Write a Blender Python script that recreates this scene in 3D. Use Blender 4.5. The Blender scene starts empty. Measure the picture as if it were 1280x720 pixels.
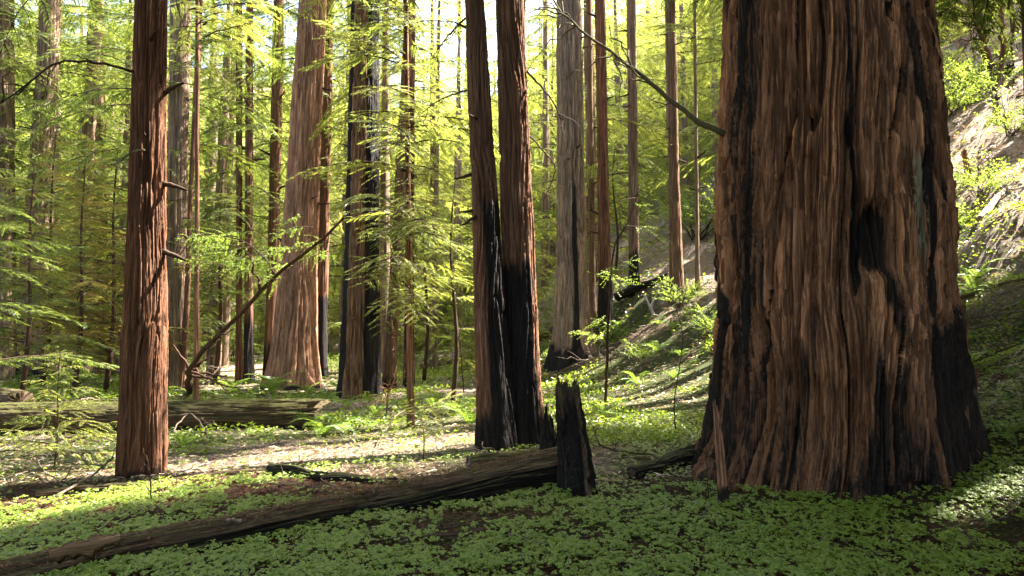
import bpy, math, random
import numpy as np
from mathutils import Vector, Matrix, Euler
PI = math.pi
R = math.radians
rnd = random.Random(11)
rs = np.random.RandomState(5)
C = bpy.context.scene.collection
sc = bpy.context.scene

# ------------------------------------------------------------ camera, sky, sun, exposure
CAM_H, TILT, F = 1.5, R(4.0), 853.0
cam = bpy.data.objects.new('camera', bpy.data.cameras.new('camera'))
C.objects.link(cam)
cam.data.sensor_width = 36.0
cam.data.lens = 24.0
cam.data.clip_start = 0.05
cam.data.clip_end = 2000
cam.location = (0, 0, CAM_H)
cam.rotation_euler = (R(90) + TILT, 0, 0)
sc.camera = cam

SUN_EL, SUN_AZ = R(49), math.atan2(0.90, 0.44)      # azimuth measured from +Y towards +X
S = np.array([math.sin(SUN_AZ) * math.cos(SUN_EL), math.cos(SUN_AZ) * math.cos(SUN_EL), math.sin(SUN_EL)])
w = bpy.data.worlds.new('World')
sc.world = w
w.use_nodes = True
nt = w.node_tree
bg = nt.nodes['Background']
sky = nt.nodes.new('ShaderNodeTexSky')
sky.sky_type = 'NISHITA'
sky.sun_disc = False
sky.sun_elevation = SUN_EL
sky.sun_rotation = SUN_AZ
sky.dust_density = 4.0
sky.ozone_density = 0.6
nt.links.new(sky.outputs[0], bg.inputs[0])
bg.inputs[1].default_value = 0.10
sun = bpy.data.objects.new('sun', bpy.data.lights.new('sun', 'SUN'))
C.objects.link(sun)
sun.data.energy = 5.0
sun.data.angle = R(0.55)
sun.data.color = (1.0, 0.94, 0.84)
sun.rotation_euler = Vector(-S).to_track_quat('-Z', 'Y').to_euler()
sc.view_settings.view_transform = 'Standard'
sc.view_settings.look = 'None'
sc.view_settings.exposure = 3.5
sc.view_settings.gamma = 1.0
try:
    sc.cycles.max_bounces = 8
    sc.cycles.diffuse_bounces = 5
    sc.cycles.transmission_bounces = 4
except Exception:
    pass

# ------------------------------------------------------------ noise
def _h(ix, iy, iz, seed):
    n = (ix.astype(np.int64) * 374761393 + iy.astype(np.int64) * 668265263 + iz.astype(np.int64) * 2147483647 + seed * 974634777) & 0xffffffff
    n = ((n ^ (n >> 13)) * 1274126177) & 0xffffffff
    n = ((n ^ (n >> 16)) * 2246822519) & 0xffffffff
    n = n ^ (n >> 15)
    return (n & 0xffff) / 32767.5 - 1.0
def pn(x, y, z=0.0, seed=0):
    x, y, z = np.broadcast_arrays(np.asarray(x, float), np.asarray(y, float), np.asarray(z, float))
    fx, fy, fz = np.floor(x), np.floor(y), np.floor(z)
    tx, ty, tz = x - fx, y - fy, z - fz
    tx, ty, tz = (t * t * t * (t * (t * 6 - 15) + 10) for t in (tx, ty, tz))
    ix, iy, iz = fx.astype(int), fy.astype(int), fz.astype(int)
    r = 0
    for a in (0, 1):
        wx = tx if a else 1 - tx
        for b in (0, 1):
            wy = ty if b else 1 - ty
            for c in (0, 1):
                wz = tz if c else 1 - tz
                r = r + wx * wy * wz * _h(ix + a, iy + b, iz + c, seed)
    return r
def sst(e0, e1, x):
    t = np.clip((x - e0) / (e1 - e0), 0, 1)
    return t * t * (3 - 2 * t)

# ------------------------------------------------------------ terrain
TY = [-80, 6, 12, 17, 23, 32, 45, 70, 150, 400]
TX = [5.0, 4.5, 4.4, 3.3, 1.0, -2.0, -5.0, -8.0, -10, -10]
def toe(y):
    return np.interp(y, TY, TX)
GI = None
def hraw(x, y):
    x = np.asarray(x, float); y = np.asarray(y, float)
    d = (x - toe(y)) * 0.92
    sl = np.where(d > 0, 0.66 * d, 0)
    sl = 0.66 * (np.sqrt(d * d + 1.6) + d) * 0.5 - 0.05
    sl = np.where(sl > 40, 40 + (sl - 40) * .3, sl)
    far = np.maximum(0, -x - 34 + 0.25 * y * 0) * 0.35 + np.maximum(0, y - 72) * 0.55
    far = np.minimum(far, 70)
    near = pn(x / 2.3, y / 2.3, 0, 3) * 0.07 + pn(x / 0.8, y / 0.8, 0, 4) * 0.028 + pn(x / 0.27, y / 0.27, 0, 5) * 0.012
    rough = np.clip(d * 0.3, 0, 1) * (pn(x / 1.9, y / 1.9, 0, 6) * 0.25 + pn(x / 5.5, y / 5.5, 0, 7) * 0.7 + pn(x / .6, y / .6, 0, 8) * .13 + np.abs(pn(x / 1.2, y / 2.2, 0, 12)) * .25)
    far2 = np.clip((np.hypot(x, y) - 14) / 20, 0, 1) * pn(x / 8, y / 8, 0, 9) * 0.35
    b = 0.16 * np.exp(-(((x + 3.0) / 2.2) ** 2 + ((y - 14.4) / 1.0) ** 2))
    b = b + 0.02 * np.exp(-(((x - 3.4) / 2.6) ** 2 + ((y - 6.2) / 1.7) ** 2))
    return sl + far + near + rough + far2 + b
H0 = float(hraw(0, 0))
def hgt(x, y):
    return hraw(x, y) - H0 * np.exp(-(np.asarray(x, float) ** 2 + np.asarray(y, float) ** 2) / 9.0)
ct, st = math.cos(TILT), math.sin(TILT)
def ray(px, py):
    a, b = (px - 640) / F, -(py - 360) / F
    return np.array([a, ct - b * st, st + b * ct])
def at(px, py, D):
    r = ray(px, py)
    k = D / r[1]
    return np.array([r[0] * k, D, CAM_H + r[2] * k])
_ts = np.concatenate([np.linspace(2, 30, 1400), np.linspace(30, 200, 1700)])
def gp(px, py):
    r = ray(px, py)
    P = r[None, :] * _ts[:, None]
    z = P[:, 2] + CAM_H
    g = hgt(P[:, 0], P[:, 1])
    i = np.argmax(z < g)
    if not (z < g).any():
        i = 1400
    return np.array([P[i, 0], P[i, 1], g[i]])
def gz(x, y):
    return float(hgt(x, y))
def proj(P):
    P = np.atleast_2d(P)
    v = P - np.array([0, 0, CAM_H])
    dep = v[:, 1] * ct + v[:, 2] * st
    up = -v[:, 1] * st + v[:, 2] * ct
    dep = np.where(np.abs(dep) < 1e-6, 1e-6, dep)
    return 640 + F * v[:, 0] / dep, 360 - F * up / dep, dep

# ------------------------------------------------------------ mesh helpers
def mesh(name, V, F4=None, F3=None, mats=(), smooth=True, attrs=None, midx=None):
    me = bpy.data.meshes.new(name)
    V = np.asarray(V, np.float32)
    me.vertices.add(len(V))
    me.vertices.foreach_set('co', V.ravel())
    loops, starts, tot = [], [], 0
    if F4 is not None and len(F4):
        F4 = np.asarray(F4, np.int32)
        loops.append(F4.ravel()); starts.append(np.arange(len(F4)) * 4); tot = len(F4) * 4
    if F3 is not None and len(F3):
        F3 = np.asarray(F3, np.int32)
        loops.append(F3.ravel()); starts.append(tot + np.arange(len(F3)) * 3)
    lp = np.concatenate(loops).astype(np.int32); ss = np.concatenate(starts).astype(np.int32)
    me.loops.add(len(lp)); me.loops.foreach_set('vertex_index', lp)
    me.polygons.add(len(ss)); me.polygons.foreach_set('loop_start', ss)
    me.polygons.foreach_set('use_smooth', np.full(len(ss), bool(smooth)))
    for m in mats:
        me.materials.append(m)
    if midx is not None:
        me.polygons.foreach_set('material_index', np.asarray(midx, np.int32))
    for k, v in (attrs or {}).items():
        a = me.attributes.new(k, 'FLOAT', 'POINT')
        a.data.foreach_set('value', np.asarray(v, np.float32))
    me.update(calc_edges=True)
    return me
class MB:
    def __init__(s):
        s.V = []; s.F4 = []; s.F3 = []; s.n = 0; s.m4 = []; s.m3 = []
    def add(s, V, F4=None, F3=None, m=0):
        V = np.asarray(V, float).reshape(-1, 3)
        if F4 is not None and len(F4):
            f = np.asarray(F4) + s.n; s.F4.append(f); s.m4.append(np.full(len(f), m))
        if F3 is not None and len(F3):
            f = np.asarray(F3) + s.n; s.F3.append(f); s.m3.append(np.full(len(f), m))
        s.V.append(V); s.n += len(V)
    def mesh(s, name, mats, smooth=True):
        F4 = np.concatenate(s.F4) if s.F4 else None
        F3 = np.concatenate(s.F3) if s.F3 else None
        mi = np.concatenate((s.m4 + s.m3))
        return mesh(name, np.concatenate(s.V), F4, F3, mats, smooth, None, mi)
def link(name, me, parent=None, loc=None, rot=None, scale=None):
    o = bpy.data.objects.new(name, me)
    C.objects.link(o)
    if parent is not None: o.parent = parent
    if loc is not None: o.location = tuple(float(a) for a in loc)
    if rot is not None: o.rotation_euler = rot
    if scale is not None: o.scale = (scale,) * 3 if isinstance(scale, (int, float)) else scale
    return o
def thing(name, label, cat, loc=(0, 0, 0), group=None, rot=None, me=None):
    o = link(name, me, None, loc, rot)
    o['label'] = label; o['category'] = cat
    if group: o['group'] = group
    return o
def tube(P, rad, ns=6, cap=True):
    P = np.asarray(P, float); n = len(P)
    rad = np.broadcast_to(np.asarray(rad, float), (n,))
    T = np.gradient(P, axis=0); T /= np.linalg.norm(T, axis=1)[:, None] + 1e-9
    ref = np.array([0, 0, 1.0]) if abs(T[0, 2]) < .9 else np.array([1.0, 0, 0])
    N = np.cross(T, ref); N /= np.linalg.norm(N, axis=1)[:, None] + 1e-9
    B = np.cross(T, N)
    a = np.linspace(0, 2 * PI, ns, endpoint=False)
    V = P[:, None, :] + rad[:, None, None] * (np.cos(a)[None, :, None] * N[:, None, :] + np.sin(a)[None, :, None] * B[:, None, :])
    V = V.reshape(-1, 3)
    i = np.arange(n - 1)[:, None] * ns; j = np.arange(ns)[None, :]; j2 = (j + 1) % ns
    Fq = np.stack([i + j, i + j2, i + ns + j2, i + ns + j], -1).reshape(-1, 4)
    F3 = None
    if cap:
        V = np.vstack([V, P[0], P[-1]]); k = len(V)
        jj = np.arange(ns)
        F3 = np.vstack([np.stack([(jj + 1) % ns, jj, np.full(ns, k - 2)], -1),
                        np.stack([(n - 1) * ns + jj, (n - 1) * ns + (jj + 1) % ns, np.full(ns, k - 1)], -1)])
    return V, Fq, F3
def smooth_path(pts, n):
    pts = np.asarray(pts, float)
    if len(pts) < 3:
        t = np.linspace(0, 1, n)[:, None]
        return pts[0] * (1 - t) + pts[-1] * t
    q = np.vstack([2 * pts[0] - pts[1], pts, 2 * pts[-1] - pts[-2]])
    d = np.concatenate([[0], np.cumsum(np.linalg.norm(np.diff(pts, axis=0), axis=1))]); u = np.linspace(0, d[-1], n)
    out = []
    for a in u:
        k = min(int(np.searchsorted(d, a, 'right')) - 1, len(pts) - 2)
        t = (a - d[k]) / max(d[k + 1] - d[k], 1e-9)
        p0, p1, p2, p3 = q[k:k + 4]
        out.append(.5 * ((2 * p1) + (p2 - p0) * t + (2 * p0 - 5 * p1 + 4 * p2 - p3) * t * t + (3 * p1 - p0 - 3 * p2 + p3) * t ** 3))
    return np.array(out)

# ------------------------------------------------------------ materials
def newmat(name):
    m = bpy.data.materials.new(name); m.use_nodes = True
    t = m.node_tree; t.nodes.clear()
    out = t.nodes.new('ShaderNodeOutputMaterial')
    return m, t, out
def N(t, typ, **kw):
    n = t.nodes.new(typ)
    for k, v in kw.items(): setattr(n, k, v)
    return n
def noise(t, co, scale, detail=4, rough=.55, dist=0.0):
    n = N(t, 'ShaderNodeTexNoise'); n.inputs['Scale'].default_value = scale
    n.inputs['Detail'].default_value = detail; n.inputs['Roughness'].default_value = rough
    n.inputs['Distortion'].default_value = dist
    t.links.new(co, n.inputs['Vector']); return n.outputs['Fac']
def ramp(t, fac, stops):
    r = N(t, 'ShaderNodeValToRGB')
    el = r.color_ramp.elements
    while len(el) < len(stops): el.new(.5)
    for e, (p, c) in zip(el, stops):
        e.position = p; e.color = (c[0], c[1], c[2], 1) if isinstance(c, (tuple, list)) else (c, c, c, 1)
    t.links.new(fac, r.inputs[0]); return r.outputs[0]
def mixc(t, fac, a, b, mode='MIX'):
    m = N(t, 'ShaderNodeMix', data_type='RGBA', blend_type=mode)
    for s_, v in ((0, fac), (6, a), (7, b)):
        if hasattr(v, 'links'): t.links.new(v, m.inputs[s_])
        elif isinstance(v, (tuple, list)): m.inputs[s_].default_value = (v[0], v[1], v[2], 1)
        else: m.inputs[s_].default_value = v
    return m.outputs[2]
def math_(t, op, a, b=0.0, clamp=False):
    m = N(t, 'ShaderNodeMath', operation=op, use_clamp=clamp)
    for i, v in enumerate((a, b)):
        if hasattr(v, 'links'): t.links.new(v, m.inputs[i])
        else: m.inputs[i].default_value = v
    return m.outputs[0]
def mapped(t, scale, kind='Object'):
    tc = N(t, 'ShaderNodeTexCoord'); mp = N(t, 'ShaderNodeMapping')
    mp.inputs['Scale'].default_value = scale
    t.links.new(tc.outputs[kind], mp.inputs['Vector']); return mp.outputs[0]
def attr(t, name):
    a = N(t, 'ShaderNodeAttribute'); a.attribute_name = name; return a.outputs['Fac']

def bark_mat(name, dark, mid, pale, bump=0.9, fibre=1.0, moss=0.0, rough=.9, greyness=.4):
    m, t, out = newmat(name)
    co = mapped(t, (26 * fibre, 26 * fibre, 1.7 * fibre))
    co2 = mapped(t, (5, 5, .55))
    co3 = mapped(t, (70 * fibre, 70 * fibre, 3.4 * fibre))
    n1 = noise(t, co, 1.0, 5, .65, .6); n2 = noise(t, co2, 1.0, 4, .6, .4); n3 = noise(t, co3, 1.0, 3, .6)
    c = ramp(t, n1, [(.28, dark), (.50, mid), (.72, pale)])
    oi = N(t, 'ShaderNodeObjectInfo')
    v = math_(t, 'ADD', math_(t, 'MULTIPLY', n2, 1.0), math_(t, 'MULTIPLY', oi.outputs['Random'], .25))
    c = mixc(t, ramp(t, v, [(.42, 0.0), (.8, greyness)]), c, (.17, .135, .105))
    c = mixc(t, ramp(t, n3, [(.35, .0), (.75, .30)]), c, tuple(min(1, a * 1.5) for a in pale))
    tn = attr(t, 'tone')
    c = mixc(t, 1.0, c, ramp(t, tn, [(.15, (.45, .40, .37)), (.5, (1, 1, 1)), (.85, (1.8, 1.72, 1.6))]), 'MULTIPLY')
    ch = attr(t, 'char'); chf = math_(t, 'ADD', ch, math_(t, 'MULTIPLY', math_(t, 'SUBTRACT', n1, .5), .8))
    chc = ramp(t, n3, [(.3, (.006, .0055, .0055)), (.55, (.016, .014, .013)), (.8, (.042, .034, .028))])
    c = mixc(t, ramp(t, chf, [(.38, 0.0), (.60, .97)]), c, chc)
    li = attr(t, 'lichen')
    nl = noise(t, mapped(t, (30, 30, 14)), 1.0, 4, .7)
    lf = math_(t, 'ADD', li, math_(t, 'MULTIPLY', math_(t, 'SUBTRACT', nl, .5), 1.5))
    c = mixc(t, ramp(t, lf, [(.5, 0.0), (.62, .85)]), c, (.31, .28, .17))
    if moss:
        g = N(t, 'ShaderNodeNewGeometry'); sx = N(t, 'ShaderNodeSeparateXYZ'); t.links.new(g.outputs['Normal'], sx.inputs[0])
        mf = math_(t, 'ADD', sx.outputs[2], math_(t, 'MULTIPLY', math_(t, 'SUBTRACT', nl, .5), 1.2))
        c = mixc(t, ramp(t, mf, [(.35, 0.0), (.75, moss)]), c, (.050, .055, .013))
    p = N(t, 'ShaderNodeBsdfPrincipled'); t.links.new(c, p.inputs['Base Color'])
    t.links.new(ramp(t, chf, [(.38, rough), (.62, .8)]), p.inputs['Roughness']); p.inputs['Specular IOR Level'].default_value = .15
    b = N(t, 'ShaderNodeBump'); b.inputs['Strength'].default_value = bump; b.inputs['Distance'].default_value = .045
    hh = math_(t, 'ADD', n1, math_(t, 'MULTIPLY', n3, .5))
    t.links.new(hh, b.inputs['Height']); t.links.new(b.outputs[0], p.inputs['Normal'])
    t.links.new(p.outputs[0], out.inputs[0])
    return m
def leaf_mat(name, c0, c1, c2, trans=.5, tcol=(.30, .42, .03), gloss=.3, nscale=3.0, isl=.22):
    m, t, out = newmat(name)
    oi = N(t, 'ShaderNodeObjectInfo')
    g = N(t, 'ShaderNodeNewGeometry')
    co = mapped(t, (nscale,) * 3)
    n1 = noise(t, co, 1.0, 3)
    v = math_(t, 'ADD', math_(t, 'MULTIPLY', oi.outputs['Random'], .40), math_(t, 'MULTIPLY', n1, .45))
    v = math_(t, 'ADD', v, math_(t, 'MULTIPLY', g.outputs['Random Per Island'], isl))
    c = ramp(t, v, [(.28, c0), (.52, c1), (.80, c2)])
    d = N(t, 'ShaderNodeBsdfPrincipled'); t.links.new(c, d.inputs['Base Color'])
    d.inputs['Roughness'].default_value = .45; d.inputs['Specular IOR Level'].default_value = gloss
    tr = N(t, 'ShaderNodeBsdfTranslucent')
    tc2 = mixc(t, .5, tcol, mixc(t, 1.0, c, (3.2, 3.0, 2.0), 'MULTIPLY'))
    t.links.new(tc2, tr.inputs['Color'])
    mx = N(t, 'ShaderNodeMixShader'); mx.inputs[0].default_value = trans
    t.links.new(d.outputs[0], mx.inputs[1]); t.links.new(tr.outputs[0], mx.inputs[2])
    t.links.new(mx.outputs[0], out.inputs[0])
    return m
def ground_mat():
    m, t, out = newmat('forest_floor')
    co = mapped(t, (1, 1, 1))
    nb = noise(t, co, .55, 5, .6); nm = noise(t, co, 3.5, 5, .65); nf = noise(t, co, 38, 4, .7, 1.0); nff = noise(t, co, 130, 3, .7, .5)
    lit = ramp(t, nf, [(.30, (.016, .007, .004)), (.5, (.062, .027, .016)), (.72, (.17, .085, .05))])
    lit2 = ramp(t, nf, [(.30, (.09, .066, .045)), (.5, (.30, .235, .175)), (.70, (.52, .44, .35))])
    dry = attr(t, 'dry')
    c = mixc(t, dry, lit, lit2)
    c = mixc(t, ramp(t, nff, [(.45, 0.0), (.75, .5)]), c, (.26, .18, .11))
    gr = ramp(t, nf, [(.3, (.016, .030, .006)), (.55, (.055, .085, .014)), (.8, (.12, .15, .03))])
    mf = math_(t, 'ADD', math_(t, 'ADD', math_(t, 'MULTIPLY', nb, .6), math_(t, 'MULTIPLY', nm, .5)), math_(t, 'MULTIPLY', nf, .25))
    mf = math_(t, 'ADD', mf, math_(t, 'MULTIPLY', math_(t, 'SUBTRACT', attr(t, 'green'), .5), .35))
    c = mixc(t, ramp(t, mf, [(.62, 0.0), (.76, .85)]), c, gr)
    p = N(t, 'ShaderNodeBsdfPrincipled'); t.links.new(c, p.inputs['Base Color']); p.inputs['Roughness'].default_value = .95
    p.inputs['Specular IOR Level'].default_value = .15
    b = N(t, 'ShaderNodeBump'); b.inputs['Strength'].default_value = 1.0; b.inputs['Distance'].default_value = .11
    t.links.new(math_(t, 'ADD', math_(t, 'ADD', nf, math_(t, 'MULTIPLY', nff, .4)), nm), b.inputs['Height'])
    t.links.new(b.outputs[0], p.inputs['Normal']); t.links.new(p.outputs[0], out.inputs[0])
    return m

M = {}
M['bark'] = bark_mat('redwood_bark', (.030, .012, .007), (.120, .053, .029), (.24, .125, .072), greyness=.25)
M['bark_slim'] = bark_mat('dark_red_bark', (.028, .010, .005), (.092, .038, .019), (.19, .092, .05), greyness=.12)
M['bark_giant'] = bark_mat('old_redwood_bark', (.040, .013, .006), (.235, .098, .044), (.47, .26, .145), greyness=.16, bump=1.0)
M['bark_orange'] = bark_mat('orange_bark', (.062, .026, .014), (.235, .112, .062), (.42, .24, .15), greyness=.15)
M['bark_red'] = bark_mat('red_bark', (.036, .018, .009), (.125, .064, .032), (.25, .145, .080), greyness=.4)
M['bark_pale'] = bark_mat('pale_bark', (.055, .034, .022), (.20, .135, .090), (.36, .265, .185), greyness=.15)
M['bark_far'] = bark_mat('grey_brown_bark', (.05, .032, .022), (.15, .095, .062), (.26, .19, .13), fibre=.6)
M['log'] = bark_mat('rotten_log', (.022, .014, .010), (.075, .046, .030), (.16, .10, .065), moss=.55)
M['log_moss'] = bark_mat('mossy_log', (.018, .011, .007), (.052, .033, .018), (.10, .068, .036), moss=.85)
M['wood'] = bark_mat('bare_wood', (.12, .06, .03), (.27, .145, .07), (.42, .25, .13), greyness=.1)
M['wood_old'] = bark_mat('old_bare_wood', (.07, .038, .02), (.17, .10, .058), (.29, .185, .11), greyness=.3)
M['dead'] = bark_mat('dead_wood', (.12, .09, .07), (.27, .22, .18), (.45, .39, .33), greyness=.3)
M['twig'] = bark_mat('twig_bark', (.03, .018, .011), (.08, .05, .032), (.15, .10, .07), bump=.3)
M['branch_moss'] = bark_mat('mossy_branch', (.03, .03, .012), (.10, .10, .035), (.19, .19, .075), bump=.4)
M['needle'] = leaf_mat('redwood_needles', (.010, .022, .005), (.042, .070, .012), (.110, .118, .022), .55, (.33, .40, .06))
M['needle_young'] = leaf_mat('young_redwood_needles', (.030, .055, .012), (.070, .095, .018), (.135, .130, .025), .57, (.45, .50, .08))
M['needle_brown'] = leaf_mat('shaded_redwood_needles', (.035, .055, .012), (.085, .085, .016), (.15, .085, .025), .52, (.42, .38, .05))
M['leaf'] = leaf_mat('broad_leaves', (.035, .065, .015), (.07, .115, .022), (.12, .15, .035), .50, (.42, .55, .06), .5)
M['sorrel'] = leaf_mat('sorrel_leaves', (.030, .056, .005), (.074, .122, .009), (.145, .20, .02), .30, (.34, .42, .02), .42, 1.2, .6)
M['fern'] = leaf_mat('fern_leaves', (.05, .10, .018), (.09, .15, .025), (.15, .20, .04), .5, (.45, .60, .06), .4)
M['litter'] = leaf_mat('needle_litter', (.045, .016, .009), (.14, .060, .034), (.30, .17, .10), .1, (.2, .1, .05), .15, 1.2)
M['litter_dry'] = leaf_mat('dry_leaf_litter', (.15, .10, .065), (.34, .255, .18), (.56, .47, .38), .1, (.3, .2, .1), .2, 1.2)
M['floor'] = ground_mat()

# ------------------------------------------------------------ ground
def axis(lo, hi, n, c, w0):
    a, b = math.asinh((lo - c) / w0), math.asinh((hi - c) / w0)
    return c + w0 * np.sinh(np.linspace(a, b, n))
gx = axis(-260, 260, 330, 0, 3.2)
gy = axis(-90, 330, 340, 6, 3.0)
X, Y = np.meshgrid(gx, gy)
Z = hgt(X, Y)
nx, ny = len(gx), len(gy)
i = np.arange(ny - 1)[:, None] * nx; j = np.arange(nx - 1)[None, :]
Fq = np.stack([i + j, i + j + 1, i + nx + j + 1, i + nx + j], -1).reshape(-1, 4)
dslope = (X - toe(Y))
dry = sst(1.5, 5, dslope) * .9 + .1 * sst(9, 14, Y)
dry = np.clip(dry + sst(7.0, 8.0, Y) * .75 * (X < 1.5), 0, 1)  # dry litter, its colour also paled here to brighten the sun band
green = np.clip(.5 + pn(X / 3, Y / 3, 0, 21) * .7 + .6 * np.exp(-((dslope - 1.0) / 2.2) ** 2) - .5 * sst(3, 8, dslope), 0, 1)
o = link('ground', mesh('ground', np.stack([X, Y, Z], -1).reshape(-1, 3), Fq, None, [M['floor']], True,
                        {'dry': dry.ravel(), 'green': green.ravel()}))
o['kind'] = 'structure'

# ------------------------------------------------------------ bark tubes
def plates(U, W, n, seed):
    """elongated cells round the stem: distance to the nearest, gap to the next, random value of the cell"""
    iu, iw = np.floor(U), np.floor(W)
    F1 = np.full(U.shape, 9.0); F2 = np.full(U.shape, 9.0); ID = np.zeros(U.shape)
    for a in (-1, 0, 1):
        for b in (-1, 0, 1):
            cu, cw = iu + a, iw + b; cm = np.mod(cu, n)
            z0 = np.zeros(U.shape, int)
            ju = _h(cm, cw, z0, seed) * .42 + .5; jw = _h(cm, cw, z0 + 1, seed) * .48 + .5
            dd = np.hypot(cu + ju - U, (cw + jw - W) * .9)
            hh = _h(cm, cw, z0 + 2, seed) * .5 + .5
            nw = dd < F1
            F2 = np.where(nw, F1, np.minimum(F2, dd)); ID = np.where(nw, hh, ID); F1 = np.where(nw, dd, F1)
    return F1, F2 - F1, ID
def bark_tube(path, rad, nth, ns, seed, cell=.11, zc=1.1, amp=.05, flare=0.0, flare_h=1.2, lobes=7, twist=.04,
              char=None, lichen=None, mod=None, front=None, jag=0.0, svals=None, cap=True, flat=0.0, z0=0.0):
    """tapered stem along local +Z; path: (n,3) control points, rad: radius at each of them"""
    path = np.asarray(path, float); rad = np.asarray(rad, float)
    L = np.concatenate([[0], np.cumsum(np.linalg.norm(np.diff(path, axis=0), axis=1))])
    s = np.linspace(0, 1, ns) if svals is None else np.asarray(svals)
    P = smooth_path(path, 200); Ls = np.linspace(0, 1, 200)
    Cn = np.stack([np.interp(s, Ls, P[:, k]) for k in range(3)], -1)
    r = np.interp(s * L[-1], L, rad)
    th = np.linspace(0, 2 * PI, nth, endpoint=False)
    if front is not None:      # finer steps on the side named by angle front
        u = np.linspace(-PI, PI, nth, endpoint=False)
        th = front + u - .45 * np.sin(u)
        # sin term packs samples near u = 0
    TH, SS = np.meshgrid(th, s); Zl = SS * L[-1]; Rr = r[:, None] * np.ones_like(TH)
    rb = float(np.mean(rad))
    def co(c, k=0.0):
        t2 = TH + twist * Zl + k
        return np.cos(t2) * rb / c, np.sin(t2) * rb / c
    wx, wy = co(.45)
    wrp = pn(wx, wy, Zl / 1.3, seed) * .05 / max(rb, .15) + pn(wx * 2.2, wy * 2.2, Zl / .6, seed + 1) * .006 / max(rb, .15)
    x1, y1 = co(cell * .8, wrp * 1.6); n1 = pn(x1, y1, Zl / (zc * 1.15), seed + 2)
    x2, y2 = co(cell * .42, wrp * 1.3); n2 = pn(x2, y2, Zl / (zc * .5), seed + 3)
    x3, y3 = co(cell * .085, wrp); n3 = pn(x3, y3, Zl / (zc * .30), seed + 4); n5 = pn(x3 * .45, y3 * .45, Zl / (zc * .5), seed + 14)
    xl, yl = co(.8); nl = pn(xl, yl, Zl / 2.0, seed + 5)
    g1 = np.exp(-(n1 / .10) ** 2); g2 = np.exp(-(n2 / .12) ** 2)
    def pl(cw, cz, kw, sd):
        nn = max(5, int(round(2 * PI * rb / cw)))
        return plates(np.mod((TH + twist * Zl + kw * wrp) / (2 * PI), 1.0) * nn, Zl / cz + 3.0, nn, sd)
    pa, ga, ia = pl(cell * .44, zc * 2.3, 1.8, seed + 11)
    pb, gb_, ib = pl(cell * .15, zc * .95, 2.4, seed + 12)
    pc, gc_, ic = pl(cell * .21, zc * .24, 2.0, seed + 15)
    depthvar = .55 + .45 * pn(xl * 1.7, yl * 1.7, Zl / .7, seed + 8)
    tone = np.clip(.32 * ia + .24 * ib + .16 * ic + .14 + .22 * n3 + .16 * n5, 0, 1)
    gra = np.exp(-(ga / .15) ** 2) * (.30 + 1.1 * ia ** 1.5)
    d = amp * (-1.45 * g1 * (.35 + depthvar) - .70 * gra + .50 * (ia - .5) + .22 * (ib - .5) - .26 * np.exp(-(gb_ / .15) ** 2) + .16 * n3 + .22 * n5 + .6 * nl + .26 * (ic - .5) * (ia > .35) - .10 * np.exp(-(gc_ / .12) ** 2))
    if flare:
        fl = flare * np.exp(-np.maximum(Zl - z0, -.15) / flare_h) * (.65 + .6 * np.abs(np.sin(TH * lobes / 2 + 1.7 * pn(np.cos(TH) * 1.5, np.sin(TH) * 1.5, Zl * .3, seed + 6))) ** 1.2)
        Rr = Rr + fl
    Zg = Zl - z0
    ch = np.zeros_like(TH) if char is None else char(TH, Zg, n1, nl)
    if mod is not None: d = d + mod(TH, np.maximum(Zg, 0))
    ch = ch * (.78 + .55 * (.5 * ib + .5 * ia)) + .22 * (ch > .15) * (ia - .5) + .10 * (n3 > .1) * (ch > .2)
    Rd = Rr + d
    Zo = Cn[:, 2][:, None] * np.ones_like(TH)
    if jag:
        jz = jag * (pn(np.cos(TH) * 1.6, np.sin(TH) * 1.6, 0 * TH, seed + 7) * 1.0 + .6 * pn(np.cos(TH) * 7, np.sin(TH) * 7, 0 * TH, seed + 9) + .4 * pn(np.cos(TH) * 17, np.sin(TH) * 17, 0 * TH, seed + 10))
        Zo = Zo + jz * sst(.35, 1, SS)
    V = np.stack([Cn[:, 0][:, None] + Rd * np.cos(TH), Cn[:, 1][:, None] + Rd * np.sin(TH) * (1 - flat), Zo], -1).reshape(-1, 3)
    i = np.arange(len(s) - 1)[:, None] * nth; j = np.arange(nth)[None, :]; j2 = (j + 1) % nth
    Fq = np.stack([i + j, i + j2, i + nth + j2, i + nth + j], -1).reshape(-1, 4)
    F3 = None
    tv = tone.ravel(); chv = ch.ravel(); liv = (np.zeros_like(TH) if lichen is None else lichen(TH, Zg, n1, nl)).ravel()
    if cap:
        c0 = V[:nth].mean(0); c1 = V[-nth:].mean(0); c1 = c1 - np.array([0, 0, jag * .8])
        V = np.vstack([V, c0, c1]); k = len(V); jj = np.arange(nth)
        F3 = np.vstack([np.stack([(jj + 1) % nth, jj, np.full(nth, k - 2)], -1),
                        np.stack([(len(s) - 1) * nth + jj, (len(s) - 1) * nth + (jj + 1) % nth, np.full(nth, k - 1)], -1)])
        chv = np.concatenate([chv, [0, 0]]); tv = np.concatenate([tv, [.5, .5]]); liv = np.concatenate([liv, [0, 0]])
    return V, Fq, F3, {'char': chv, 'lichen': liv, 'tone': tv}

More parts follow.
